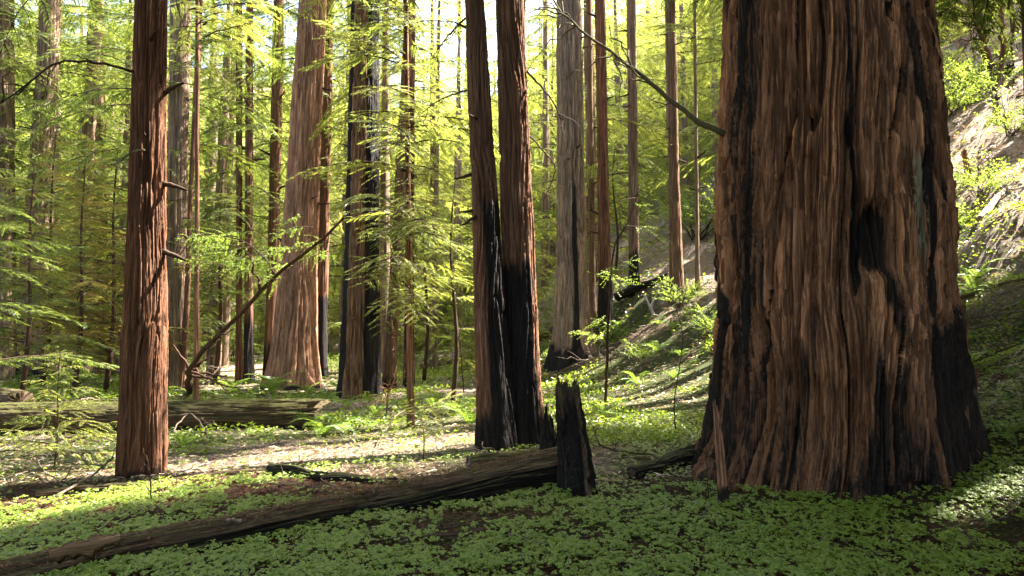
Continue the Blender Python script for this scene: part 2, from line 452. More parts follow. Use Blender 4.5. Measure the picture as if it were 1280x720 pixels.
# ------------------------------------------------------------ boughs (shared meshes)
def blades(Pb, D, Nn, ln, wd, curl=0.15):
    """rhombic leaf blades: base points, directions, plane normals"""
    D = D / (np.linalg.norm(D, axis=1)[:, None] + 1e-9)
    Sd = np.cross(D, Nn); Sd /= np.linalg.norm(Sd, axis=1)[:, None] + 1e-9
    Up = np.cross(Sd, D)
    ln = ln[:, None]; wd = wd[:, None]
    mid = Pb + D * ln * .42
    V = np.stack([Pb, mid + Sd * wd * .5 + Up * wd * .15, Pb + D * ln - Up * ln * curl, mid - Sd * wd * .5 + Up * wd * .15], 1).reshape(-1, 3)
    n = len(Pb); f = (np.arange(n) * 4)[:, None]
    return V, np.hstack([f, f + 1, f + 2, f + 3])
def bough(seed, mats, L=2.4, spacing=.11, twl=.62, bl=.10, bw=.022, bstep=.045, droop=.5, broad=False, rad=.018):
    r = np.random.RandomState(seed); mb = MB()
    n = 14; t = np.linspace(0, 1, n)
    wig = np.cumsum(r.randn(n)) * .02 * L
    main = np.stack([L * t, wig * t, .18 * L * t - droop * L * t * t * .55], -1)
    V, f4, f3 = tube(main, rad * (1 - .85 * t), 4); mb.add(V, f4, f3, 0)
    BP, BD, BN, BL, BW = [], [], [], [], []
    ts = np.arange(.12 if not broad else .25, 1.0, spacing / L)
    side = 1
    for tt in ts:
        side = -side
        if r.rand() < .10: continue
        p = np.array([np.interp(tt, t, main[:, k]) for k in range(3)])
        ln = L * twl * (1 - tt) ** .7 * (.55 + .6 * r.rand()) + .10
        if tt < .25: ln *= .6
        an = side * R(48 + 22 * r.rand())
        d = np.array([math.cos(an), math.sin(an), r.randn() * (.14 if not broad else .35)])
        m = max(3, int(ln / .12)); u = np.linspace(0, 1, m)
        bend = (-.30 - .15 * r.rand()) * ln
        tw = p + d * ln * u[:, None] + np.stack([.2 * ln * u * u, 0 * u, bend * u * u], -1)
        V, f4, f3 = tube(tw, rad * .35 * (1 - .8 * u) + .0012, 3, False); mb.add(V, f4, None, 0)
        nb = max(3, int(ln / bstep)); uu = np.linspace(.12, 1, nb)
        q = np.stack([np.interp(uu, u, tw[:, k]) for k in range(3)], -1)
        tg = np.gradient(q, axis=0); tg /= np.linalg.norm(tg, axis=1)[:, None] + 1e-9
        for sd in (1, -1):
            perp = np.cross(tg, np.array([0, 0, 1.0])) * sd
            dd = tg * (.75 + .2 * r.rand(nb, 1)) + perp * (.8 + .3 * r.rand(nb, 1)) + np.array([0, 0, -1]) * (.10 + .25 * r.rand(nb, 1))
            if broad: dd = dd + r.randn(nb, 3) * .45
            nn = np.array([0, 0, 1.0]) + r.randn(nb, 3) * (.28 if not broad else .6)
            BP.append(q); BD.append(dd); BN.append(nn)
            BL.append(bl * (.6 + .7 * r.rand(nb)) * (1.15 - .5 * uu)); BW.append(bw * (.8 + .4 * r.rand(nb)))
        BP.append(tw[-1:]); BD.append(tg[-1:] + .01); BN.append(np.array([[0, 0, 1.0]])); BL.append(np.array([bl])); BW.append(np.array([bw]))
    V, f4 = blades(np.vstack(BP), np.vstack(BD), np.vstack(BN), np.concatenate(BL), np.concatenate(BW))
    mb.add(V, f4, None, 1)
    return mb.mesh('bough', mats, False)
B_FINE = [bough(100 + k, [M['twig'], M['needle_young']], 2.3, .085, .42, .07, .013, .026, .55 + .1 * k) for k in range(4)]
B_NEAR = [bough(150 + k, [M['twig'], M['needle_young']], 2.3, .085, .40, .085, .0165, .027, .55 + .12 * k) for k in range(4)]
B_SAP = [bough(170 + k, [M['twig'], M['needle_young']], .62, .05, .5, .042, .011, .017, .25 + .1 * k, rad=.006) for k in range(3)]
B_MID = [bough(200 + k, [M['twig'], M['needle']], 2.6, .10, .46, .115, .024, .038, .45 + .14 * k) for k in range(6)]
B_MIDY = [bough(250 + k, [M['twig'], M['needle_young']], 2.6, .10, .46, .115, .024, .038, .45 + .14 * k) for k in range(5)]
B_BRN = [bough(300 + k, [M['twig'], M['needle_brown']], 2.6, .10, .44, .12, .024, .048, .2 + .1 * k) for k in range(4)]
B_BROAD = [bough(400 + k, [M['twig'], M['leaf']], 1.8, .10, .50, .095, .038, .060, .15 + .1 * k, True) for k in range(5)]
BL_OF = {}
for lst, L_ in ((B_FINE, 2.3), (B_NEAR, 2.3), (B_SAP, .62), (B_MID, 2.6), (B_MIDY, 2.6), (B_BRN, 2.6), (B_BROAD, 1.8)):
    for b_ in lst: BL_OF[b_.name] = L_

# ------------------------------------------------------------ where the sun reaches the floor: gaps between the boughs
LIT_POLY = [
    [(0, 640), (0, 588), (120, 590), (215, 575), (330, 560), (480, 533), (600, 512), (612, 545), (520, 560), (400, 582), (300, 598), (200, 606), (90, 622)],
    [(215, 496), (330, 490), (430, 492), (425, 458), (230, 452)],
    [(770, 515), (828, 515), (880, 430), (905, 375), (855, 400), (805, 480)],
    [(1175, 290), (1170, 190), (1280, 70), (1280, 310), (1230, 290)],
    [(1225, 642), (1280, 655), (1280, 600), (1235, 615)],
    [(0, 520), (110, 505), (110, 590), (0, 600)],
    [(740, 512), (800, 520), (790, 530), (740, 525)],
    [(680, 440), (800, 400), (860, 380), (790, 430)],
]
def inpoly(x, y, poly):
    c = False; n = len(poly); j = n - 1
    for i in range(n):
        xi, yi = poly[i]; xj, yj = poly[j]
        if (yi > y) != (yj > y) and x < (xj - xi) * (y - yi) / (yj - yi) + xi: c = not c
        j = i
    return c
TG, TR = [], []
for q_, poly in enumerate(LIT_POLY):
    xs = [p[0] for p in poly]; ys = [p[1] for p in poly]; k = 0; tries = 0
    while k < {0: 90, 3: 60, 4: 8}.get(q_, 36) and tries < 900:
        tries += 1
        a, b = rnd.uniform(min(xs), max(xs)), rnd.uniform(min(ys), max(ys))
        if inpoly(a, b, poly):
            TG.append(gp(a, b)); TR.append({0: .42, 3: .30, 4: .12}.get(q_, .38)); k += 1
for py in range(230, 600, 20): TG.append(at(203, py, 7.35)); TR.append(.5)      # sunlit right flank of the slim tree
for py in range(250, 480, 30): TG.append(at(392, py, 18.5)); TR.append(.45)      # sunlit old trunk
for py in range(180, 420, 30): TG.append(at(735, py, 21.0)); TR.append(.4)
for py in range(260, 330, 24):
    for px in range(250, 345, 22): TG.append(at(px, py, 11.5)); TR.append(.4)    # bright sprays above the arched sapling
for (a, b, D_) in ((455, 60, 9), (500, 150, 8.5), (520, 250, 9), (490, 320, 9), (540, 200, 9.5), (410, 60, 12), (350, 60, 13), (80, 470, 7.3), (75, 530, 7.3), (540, 380, 11)):
    TG.append(at(a, b, D_)); TR.append(.7)
for (a, b) in ((405, 545), (420, 530), (390, 535), (590, 525), (570, 530), (340, 485), (290, 488)): TG.append(gp(a, b)); TR.append(.45)
for k in range(10): TG.append(at(rnd.uniform(35, 120), rnd.uniform(460, 570), 7.9)); TR.append(.8)
TG = np.array(TG); TR = np.array(TR)
CLEAR = [(150, -50, 218, 600, 7.6, 1.0), (572, -50, 684, 560, 9.3, 1.0), (340, 60, 402, 500, 18.5, .93), (425, 270, 478, 500, 16, .97),
         (692, 40, 738, 460, 21, .93), (-50, 395, 1330, 760, 11.5, 1.0), (200, 440, 700, 760, 16, 1.0), (-50, 470, 1330, 760, 25, 1.0), (780, 240, 900, 470, 30, .85), (1165, 60, 1300, 500, 26, .85),
         (200, 60, 235, 480, 18.5, .6), (740, 60, 860, 380, 30, .35), (-200, -200, 1500, 900, 6.0, 1.0), (480, 370, 590, 470, 24, .8), (0, 60, 70, 480, 18, .4), (335, -20, 356, 460, 22, .6)]
NB = 0
def put_bough(root, lp, yaw, pitch, roll, sc_, me, clear=True, name='branch', litcull=True):
    """place one shared bough on a tree; returns None where a chosen sun gap or sightline is kept"""
    global NB
    Lb = BL_OF[me.name] * sc_
    d = np.array([math.cos(yaw) * math.cos(pitch), math.sin(yaw) * math.cos(pitch), math.sin(pitch)])
    p0 = np.array(root.location) + np.array(lp)
    for f in ((.35, .7, 1.0) if Lb > 1.5 else (.6,)):
        mp = p0 + d * Lb * f - np.array([0, 0, .15 * Lb * f * f])
        if mp[2] < gz(mp[0], mp[1]) + .1: return None
        if litcull:
            v = mp - TG; al = v @ S; dist = np.linalg.norm(v - al[:, None] * S, axis=1)
            if ((al > .6) & (dist < TR + .20 * Lb)).any() and rnd.random() < .985: return None
        if clear:
            x, y, dep = proj(mp)
            x, y, dep = float(x[0]), float(y[0]), float(dep[0])
            if dep > 0:
                pad = .12 * Lb * F / max(dep, 1)
                for (a, b, c, e, dd, pr) in CLEAR:
                    if a - pad < x < c + pad and b - pad < y < e + pad and dep < dd and rnd.random() < pr: return None
    o = link(name, me, root, lp, (roll, -pitch, yaw), sc_)
    NB += 1
    return o

# ------------------------------------------------------------ trees
TREES = []
def trunk_geo(base, top, r0, r1, H, nth, ns, seed, z_fine, bend=.0, **kw):
    """stem from ground base through point top, drawn on to height H"""
    d = (top - base) / (top[2] - base[2])
    ks = np.array([-.12, 0, .25, .5, 1, 1.6, 2.6]) * (top[2] - base[2])
    ks = ks[ks < H - .1]; ks = np.append(ks, H)
    path = np.array([d * k for k in ks]) + np.array([[math.sin(k * .6) * bend, math.cos(k * .5) * bend * .5, 0] for k in ks])
    path[1] = 0 * path[1]
    rr = []
    for k in ks:
        u = max(k, 0) / (top[2] - base[2])
        rr.append(r0 + (r1 - r0) * min(u, 1) if u <= 1 else max(r1 * (1 - .62 * (k - (top[2] - base[2])) / (H - (top[2] - base[2]) + 1e-6)), .02))
    Ltot = np.linalg.norm(np.diff(path, axis=0), axis=1).sum()
    a = z_fine / Ltot
    nf = int(ns * .82)
    sv = np.concatenate([np.linspace(0, a, nf, endpoint=False), np.linspace(a, 1, ns - nf)])
    return bark_tube(path, rr, nth, ns, seed, svals=sv, z0=.12 * (top[2] - base[2]) * float(np.linalg.norm(d)), **kw), d
def stub_mesh(seed):
    r = np.random.RandomState(seed); n = 7; t = np.linspace(0, 1, n)
    P = np.stack([t, .12 * t * t * r.randn(), .25 * t * t * r.randn()], -1); P[:-1, 1:] += r.randn(n - 1, 2) * .02
    V, a, b = tube(P, .12 * (1 - .55 * t) * (1 + .1 * r.randn(n)), 6); V[-1] += np.array([.12, 0, 0])
    return mesh('limb_stub', V, a, b, [M['twig']], True)
STUBS = [stub_mesh(k) for k in range(5)]
def tree(name, label, bpx, bpy_, wb, tpx, wt, mat, D=None, H=26, nth=72, ns=90, seed=1, group='redwood trees standing across the forest floor',
         amp=None, flare=.12, char=None, cell=None, boughs=None, cat='redwood tree', bend=.0, typ=0, back=0, **kw):
    if D is None: b = gp(bpx, bpy_)
    else:
        b = at(bpx, bpy_, D); b[2] = gz(b[0], b[1])
    D_ = b[1]; b = b.copy()
    r0 = wb / 2 * D_ / F; r1 = wt / 2 * D_ / F
    b[1] += r0 * .6; b[0] *= (b[1] / D_); b[2] = gz(b[0], b[1])
    tp = at(tpx, 0, b[1])
    flare *= min(1, r0 / .35)
    root = thing(name, label, cat, b, group)
    amp = amp if amp is not None else min(.045, .10 * r0)
    cell = cell or max(.05, min(.12, r0 * .32))
    (V, F4, F3, A), d = trunk_geo(b, tp, r0 - flare * .45, r1, H, nth, ns, seed, min(tp[2] - b[2] + 1, H * .9), bend, cell=cell, amp=amp, flare=flare, char=char, **kw)
    link('trunk', mesh('trunk', V, F4, F3, [M[mat]], True, A), root)
    TREES.append((root, d, r0, r1, H, tp[2] - b[2]))
    if nth >= 64 and D_ < 26:
        for q in range(5):
            z = rnd.uniform(.25, 1.0) * (tp[2] - b[2]); yw = rnd.uniform(-PI, 0) if q % 3 else rnd.choice([0, PI])
            rz_ = r0 + (r1 - r0) * z / (tp[2] - b[2])
            link('limb_stub', rnd.choice(STUBS), root, d * z + np.array([math.cos(yw), math.sin(yw), 0]) * rz_ * .85, (rnd.uniform(0, 6), rnd.uniform(-.6, .5), yw), rnd.uniform(.10, .22) * (1 + D_ / 25))
    if boughs:
        z0, z1, n, l0, l1, kinds = boughs
        crown(root, d, z0, z1, n, l0, l1, kinds, r1)
    return root, d
def crown(root, d, z0, z1, n, l0, l1, kinds, r=.1, clear=True, name='branch'):
    for k in range(n):
        u = (k + rnd.random()) / n
        z = z0 + (z1 - z0) * u
        yaw = k * 2.39996 + rnd.uniform(-.5, .5)
        ln = (l0 + (l1 - l0) * u) * rnd.uniform(.7, 1.25)
        me = rnd.choice(kinds)
        lp = d * z + np.array([math.cos(yaw), math.sin(yaw), 0]) * r * .6
        put_bough(root, lp, yaw, rnd.uniform(-.30, .12), rnd.uniform(-.3, .3), ln / BL_OF[me.name], me, clear, name)

# --- the giant on the right
def giant_char_shade(TH, Z, n1, nl):
    # angles: -pi/2 faces the camera, 0 is right, pi is left
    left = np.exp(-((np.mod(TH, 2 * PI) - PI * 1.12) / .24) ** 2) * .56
    up = sst(.1, .5, pn(np.cos(TH) * 5, np.sin(TH) * 5, Z / 1.1, 78))
    base = sst(1.35, .30, Z + 1.5 * nl - .9 * up + .9 * sst(.15, .6, np.cos(TH))) * (.46 + .40 * up)
    strk_shade = sst(.2, .55, pn(np.cos(TH) * 13, np.sin(TH) * 13, Z / 1.9, 77)) * .55 + .46 * (np.abs(n1) < .085)  # char streaks, plus shade painted black into the bark fissures
    hollow = np.exp(-((np.mod(TH, 2 * PI) - 4.62) / .14) ** 2 - ((Z - 2.35) / .26) ** 2) * 1.1
    return np.maximum.reduce([left, base, strk_shade * .9, hollow])
def giant_lichen(TH, Z, n1, nl):
    a = np.mod(TH, 2 * PI)
    s1 = np.exp(-((a - 5.02) / .065) ** 2) * sst(1.9, 2.3, Z) * sst(3.6, 2.9, Z)
    s2 = sst(5.0, 5.6, a) * .36 * sst(.6, 1.8, Z)
    return (s1 * .8 + s2) * sst(.05, .3, np.abs(n1))
def giant_mod(TH, Z):
    a = np.mod(TH, 2 * PI)
    w_ = .05 + .16 * np.clip((2.75 - Z) / .9, 0, 1)
    hole = np.exp(-((a - 4.62) / w_) ** 2) * sst(1.95, 2.15, Z) * sst(2.75, 2.5, Z)
    skirt = np.exp(-((a - 4.55) / .30) ** 2) * sst(2.1, 1.5, Z) * sst(.6, 1.3, Z) * .07
    cav = np.exp(-((a - 4.2) / .25) ** 2) * sst(1.15, .85, Z) * .10
    sp = np.exp(-((a - 3.9) / .10) ** 2) * sst(1.3, 1.0, Z) * .08
    toe_l = .09 * np.exp(-((a - PI * 1.03) / .45) ** 2) * np.exp(-Z / .55) + .06 * np.exp(-((a - 5.9) / .3) ** 2) * np.exp(-Z / .4)
    return -.17 * hole + skirt - cav - sp + toe_l
gb = np.array([3.34, 7.16, 0.0]); gb[2] = gz(gb[0], gb[1]) - .02
gtop = at(1028, 0, 7.25)
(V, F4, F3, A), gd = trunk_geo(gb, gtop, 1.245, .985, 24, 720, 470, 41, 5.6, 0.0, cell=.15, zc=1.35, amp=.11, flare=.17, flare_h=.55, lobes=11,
                               twist=-.035, char=giant_char_shade, lichen=giant_lichen, mod=giant_mod, front=-PI / 2 - .35)
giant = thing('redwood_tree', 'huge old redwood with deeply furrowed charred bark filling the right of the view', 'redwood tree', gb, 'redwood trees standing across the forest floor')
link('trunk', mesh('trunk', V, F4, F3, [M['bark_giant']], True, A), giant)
# peeling strips of bark, each its own piece
def strip_mesh(seed):
    r = np.random.RandomState(seed); n = 9; t = np.linspace(-.5, .5, n)
    wv = (.5 - np.abs(t)) ** .45 * .5 * (1 + .3 * r.randn(n)); wv = np.clip(wv, .04, .6)
    off = .10 * r.randn() * t + .35 * np.maximum(0, np.abs(t) - .3) * np.where(t < 0, 1.0, r.rand() * .5) + .05 * r.rand(n)
    lean = .6 * t * r.randn() + .15 * np.cumsum(r.randn(n)) * .2
    V = []
    for k in range(n):
        V += [(lean[k] - wv[k], off[k] - .02, t[k] * 10), (lean[k], off[k] + .35, t[k] * 10), (lean[k] + wv[k], off[k] - .02, t[k] * 10)]
    V = np.array(V)
    Fq = []
    for k in range(n - 1):
        a = k * 3
        Fq += [(a, a + 1, a + 4, a + 3), (a + 1, a + 2, a + 5, a + 4)]
    return mesh('bark_strip', V, Fq, None, [M['bark_giant']], True, {'char': np.zeros(len(V)), 'lichen': np.zeros(len(V)), 'tone': np.full(len(V), .45)})
STRIPS = [strip_mesh(k) for k in range(8)]
Vg = V
vz = Vg[:, 2]; cand = np.where((vz > .5) & (vz < 5.2))[0]
cen = np.array([gd * z for z in vz])
radial = (Vg - cen); radial[:, 2] = 0
rl = np.linalg.norm(radial, axis=1); ang = np.arctan2(radial[:, 1], radial[:, 0])
k = 0
while k < 280:
    c = rnd.choice(cand)
    a = ang[c]
    if not (-PI - .2 < a < .3): continue
    if A['char'][c] > .3: continue
    s = rnd.uniform(.015, .06); wd = rnd.uniform(.015, .055)
    link('bark_strip', rnd.choice(STRIPS), giant, Vg[c] - radial[c] / rl[c] * .006, (rnd.uniform(-.05, .05), 0, a - PI / 2 + rnd.uniform(-.2, .2)), (wd, rnd.uniform(.04, .10), s))
    k += 1

# --- slim tree at the left, twin stems in the middle, the other trunks
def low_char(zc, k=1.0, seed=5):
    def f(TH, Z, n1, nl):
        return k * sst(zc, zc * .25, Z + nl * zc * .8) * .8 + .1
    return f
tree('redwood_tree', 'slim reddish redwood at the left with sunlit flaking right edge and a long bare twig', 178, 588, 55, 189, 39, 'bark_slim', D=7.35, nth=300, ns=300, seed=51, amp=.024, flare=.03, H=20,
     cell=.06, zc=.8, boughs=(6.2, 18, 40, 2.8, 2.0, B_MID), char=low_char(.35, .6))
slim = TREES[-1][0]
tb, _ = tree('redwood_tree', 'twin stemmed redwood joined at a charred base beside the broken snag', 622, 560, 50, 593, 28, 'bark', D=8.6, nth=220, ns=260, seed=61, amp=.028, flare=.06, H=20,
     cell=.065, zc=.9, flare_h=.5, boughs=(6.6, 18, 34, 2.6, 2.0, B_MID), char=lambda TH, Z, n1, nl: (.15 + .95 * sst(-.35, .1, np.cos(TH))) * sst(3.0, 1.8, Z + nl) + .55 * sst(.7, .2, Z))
b2 = np.array([(655 - 640) / F * 9.0, 9.0, 0]); b2[2] = gz(b2[0], b2[1])
tp2 = at(637, 0, 9.0)
(V, F4, F3, A), d2 = trunk_geo(b2, tp2, .235, .185, 20, 240, 260, 66, 6.5, 0, cell=.07, zc=.9, amp=.03, flare=.07, flare_h=.9, lobes=6,
    char=lambda TH, Z, n1, nl: (1.15 - .95 * sst(.55, .8, np.cos(TH))) * sst(3.0, 1.7, Z + nl * 1.2) + .35 * sst(.6, .2, Z))
me2 = link('trunk', mesh('trunk', V, F4, F3, [M['bark']], True, A), tb, b2 - np.array(tb.location))
crown(tb, d2, 7, 18, 20, 2.4, 1.8, B_MID)

SP = [
 # name label, bx, by, wb, tx, wt, mat, seed, kw
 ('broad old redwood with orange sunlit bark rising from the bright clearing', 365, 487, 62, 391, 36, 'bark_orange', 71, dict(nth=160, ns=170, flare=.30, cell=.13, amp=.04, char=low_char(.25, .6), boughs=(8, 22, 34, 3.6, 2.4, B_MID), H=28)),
 ('dark charred redwood with a rusty middle stripe, right of the orange trunk', 450, 497, 50, 457, 38, 'bark_red', 72, dict(nth=140, ns=150, flare=.10, amp=.05, cell=.12,
     char=lambda TH, Z, n1, nl: .85 * sst(.42, .62, np.abs(np.cos(TH + .15))) + .1, boughs=(4.2, 18, 46, 3.2, 2.2, B_MIDY), H=26)),
 ('slim leaning redwood just right of the dark charred trunk', 486, 490, 17, 512, 11, 'bark_red', 73, dict(boughs=(3.8, 14, 24, 2.2, 1.6, B_MIDY), char=low_char(.8))),
 ('thin blackened redwood behind the leaning slim one', 511, 484, 13, 514, 12, 'bark', 74, dict(boughs=(3, 15, 26, 2.6, 1.8, B_MIDY), char=low_char(6, 1.0))),
 ('pale grey redwood with a long black burn streak at the foot of the slope', 716, 455, 50, 711, 33, 'bark_pale', 75, dict(nth=160, ns=170, flare=.34, cell=.12, amp=.045, H=28,
     char=lambda TH, Z, n1, nl: np.exp(-((np.mod(TH, 2 * PI) - 4.85 + .05 * np.sin(Z * 2)) / .17) ** 2) * 1.15 * sst(6.5, 5, Z) + .85 * sst(1.5, .5, Z + nl * .8), boughs=(9, 24, 30, 3.4, 2.2, B_MID))),
 ('brown redwood standing close behind the streaked trunk', 757, 412, 19, 750, 14, 'bark', 76, dict(char=low_char(2.0, .8), boughs=(5, 22, 30, 2.8, 2.0, B_MIDY))),
 ('narrow redwood with a dark foot above the fallen slope logs', 793, 368, 14, 789, 12, 'bark_far', 77, dict(char=low_char(3, .8), boughs=(3.5, 24, 40, 3, 2.0, B_MIDY))),
 ('straight reddish redwood growing alone on the middle of the slope', 846, 375, 17, 838, 12, 'bark_red', 78, dict(boughs=(7, 24, 30, 3, 2.0, B_MIDY))),
 ('grey brown redwood just behind and right of the slim front tree', 217, 486, 27, 226, 26, 'bark_far', 79, dict(nth=110, ns=110, boughs=(5, 24, 40, 3.4, 2.4, B_MID), H=28)),
 ('very thin dark leaning stem beside the grey brown redwood', 228, 486, 8, 250, 6, 'bark', 80, dict(bend=.02, boughs=(3.5, 13, 22, 2.2, 1.4, B_MID))),
 ('slender straight redwood left of the orange sunlit trunk', 338, 478, 17, 349, 14, 'bark', 81, dict(char=low_char(2.5, .8), boughs=(7, 24, 26, 3, 2.2, B_MID))),
 ('dark redwood partly hidden behind the orange sunlit trunk on its right', 400, 473, 18, 412, 12, 'bark', 82, dict(char=low_char(3, .9), boughs=(6, 22, 26, 3, 2, B_MID))),
 ('left stem of two close dark trunks beyond the arched sapling', 299, 478, 9, 299, 8, 'bark', 83, dict(boughs=(4.5, 20, 26, 2.6, 2, B_MID))),
 ('right and thicker stem of two close dark trunks beyond the arched sapling', 311, 480, 13, 312, 9, 'bark', 84, dict(char=low_char(3, .8), boughs=(4, 20, 30, 2.6, 2, B_MID))),
 ('grey redwood cut by the left edge of the view', 8, 474, 24, 5, 22, 'bark_far', 85, dict(nth=110, ns=110, boughs=(5.5, 22, 34, 3.2, 2.2, B_MID))),
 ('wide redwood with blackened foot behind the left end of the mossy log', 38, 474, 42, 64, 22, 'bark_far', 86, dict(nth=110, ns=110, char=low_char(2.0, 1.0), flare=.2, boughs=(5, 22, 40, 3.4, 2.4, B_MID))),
 ('short wide reddish trunk seen low behind the mossy log', 128, 470, 20, 122, 14, 'bark_red', 87, dict(boughs=(4.5, 22, 30, 3.2, 2.2, B_MIDY))),
 ('thin red stemmed young redwood left of the slim front tree', 101, 462, 8, 109, 5, 'bark_red', 88, dict(H=13, boughs=(.8, 12, 40, 2.6, .9, B_BRN), bend=.03)),
 ('thin young redwood with pale sunlit patches on its stem', 71, 468, 8, 73, 6, 'bark_pale', 89, dict(H=13, boughs=(.9, 12, 40, 2.5, .8, B_BRN), bend=.02)),
 ('thin redwood half hidden between the twin stems and the pale trunk', 684, 352, 9, 682, 7, 'bark_red', 90, dict(boughs=(4, 20, 26, 3, 2, B_MIDY))),
 ('slim trunk just right of the pale streaked redwood', 741, 400, 9, 736, 8, 'bark_red', 91, dict(boughs=(7, 20, 16, 3, 2, B_MIDY))),
 ('thin stem high on the slope right of the reddish slope redwood', 872, 362, 6, 868, 4, 'bark_far', 92, dict(boughs=(4, 18, 24, 2.6, 2, B_MIDY))),
]
for (lab, bx_, by_, wb, tx_, wt, mt, sd, kw) in SP:
    kw = dict(kw); kw.setdefault('nth', 64); kw.setdefault('ns', 80); kw.setdefault('H', 24)
    tree('redwood_tree', lab, bx_, by_, wb, tx_, wt, mt, seed=sd, **kw)

# --- long bare limbs
def limb(root, pts, r0, r1, mat='twig', name='branch', side=0, seed=1, ns=7, sub=None, subr=.35):
    P = smooth_path(pts, 26) - np.array(root.location)
    t = np.linspace(0, 1, 26)
    rr = np.random.RandomState(seed)
    P[1:-1] += rr.randn(24, 3) * r0 * .25
    mb = MB(); V, a, b = tube(P, r0 + (r1 - r0) * t, ns); mb.add(V, a, b)
    for k in range(side):
        u = rr.uniform(.15, .95); p = np.array([np.interp(u, t, P[:, q]) for q in range(3)])
        ln = rr.uniform(.25, 1.0) * (sub or .8); dd = rr.randn(3) * .7 + (P[-1] - P[0]) / np.linalg.norm(P[-1] - P[0]); dd /= np.linalg.norm(dd)
        q = np.array([p + dd * ln * v + np.array([0, 0, -.2 * ln * v * v]) + rr.randn(3) * .03 * ln for v in np.linspace(0, 1, 7)]); q[0] = p
        V, a, b = tube(q, r0 * subr * (1 - .8 * np.linspace(0, 1, 7)) + .002, 4); mb.add(V, a, b)
    return link(name, mb.mesh(name, [M[mat]]), root)
limb(giant, [at(906, 168, 7.2), at(870, 150, 7.5), at(830, 118, 8), at(785, 80, 8.6), at(735, 45, 9.2), at(700, 12, 9.6), at(670, -30, 10)], .033, .010, 'branch_moss', side=16, seed=3, sub=1.3)
limb(slim, [at(172, 91, 7.4), at(130, 80, 7.0), at(75, 78, 6.6), at(35, 105, 6.4), at(-15, 140, 6.2)], .017, .006, 'twig', side=8, seed=4, sub=.5)
limb(slim, [at(180, 188, 7.3), at(166, 190, 7.1), at(143, 207, 6.9)], .016, .006, 'branch_moss', side=1, seed=5, sub=.3)
limb(slim, [at(215, -40, 7.6), at(222, 10, 7.9), at(238, 45, 8), at(262, 75, 8.2), at(285, 98, 8.4)], .008, .003, 'dead', side=3, seed=6, sub=.4)
limb(tb, [at(657, 88, 9), at(690, 125, 9), at(704, 160, 9.1)], .017, .006, 'twig', side=3, seed=7, sub=.5)
limb(tb, [at(660, 168, 9), at(680, 190, 9.2), at(694, 212, 9.4), at(680, 250, 9.5)], .013, .005, 'twig', side=4, seed=8, sub=.5)
limb(tb, [at(585, 20, 8.8), at(560, 45, 8.8), at(538, 75, 8.9)], .014, .005, 'twig', side=3, seed=9, sub=.5)
limb(tb, [at(588, 111, 8.8), at(550, 125, 8.8), at(527, 142, 8.9)], .013, .005, 'twig', side=3, seed=10, sub=.5)

# --- unseen canopy trees added to shade the floor, and crown of the giant
crown(giant, gd, 7.4, 21, 110, 5.2, 3.4, B_MID, 1.0)
CAN = [(9.5, 6.5, .35), (8.5, 10.5, .4), (12.5, 9, .5), (7.5, 2.5, .35), (11, 3.5, .4), (13, 13.5, .5), (6.2, -1.0, .3), (10.5, -2, .4), (15.5, 6, .4), (2.5, -3.5, .35), (-3, -4.5, .4), (17, 11, .5), (-8, -1, .4), (6.5, -7, .4), (0, -9, .5), (-7, -8, .4), (-12, -4, .4), (11, -8, .5), (-12, 3, .4), (-4, -14, .5), (5, -14, .5), (14, -14, .5), (-14, -12, .5), (19, 0, .5), (22, 8, .5), (20, 16, .5), (16, 19, .45), (-17, 6, .4), (21, -7, .5),
       (6.2, 13.6, .12), (8.6, 16.4, .35), (8.9, 20.6, .35), (12.2, 22.5, .4), (11.2, 26.5, .4), (7.6, 17.6, .3), (14.0, 27.5, .4), (8.4, 8.1, .25), (10.2, 11.6, .3), (7.6, 6.6, .2)]
for k, (x, y, r0) in enumerate(CAN):
    b = np.array([x, y, gz(x, y)])
    lab = 'tall dense redwood added out of view to shade the forest floor'
    root = thing('redwood_tree', lab, 'redwood tree', b, 'redwoods around the viewer outside the view')
    path = np.array([[0, 0, -.5], [0, 0, 8], [.1, 0, 24]]); Vt = bark_tube(path, [r0, r0 * .8, .05], 28, 24, 300 + k, cell=.12, amp=.04)
    link('trunk', mesh('trunk', Vt[0], Vt[1], Vt[2], [M['bark_far']], True, Vt[3]), root)
    crown(root, np.array([0, 0, 1.0]), 8 if y > 13.5 and x < 14.5 else 4.5, 21, 22 if y < -2 else 74, 4.6, 2.8, B_MID, r0)

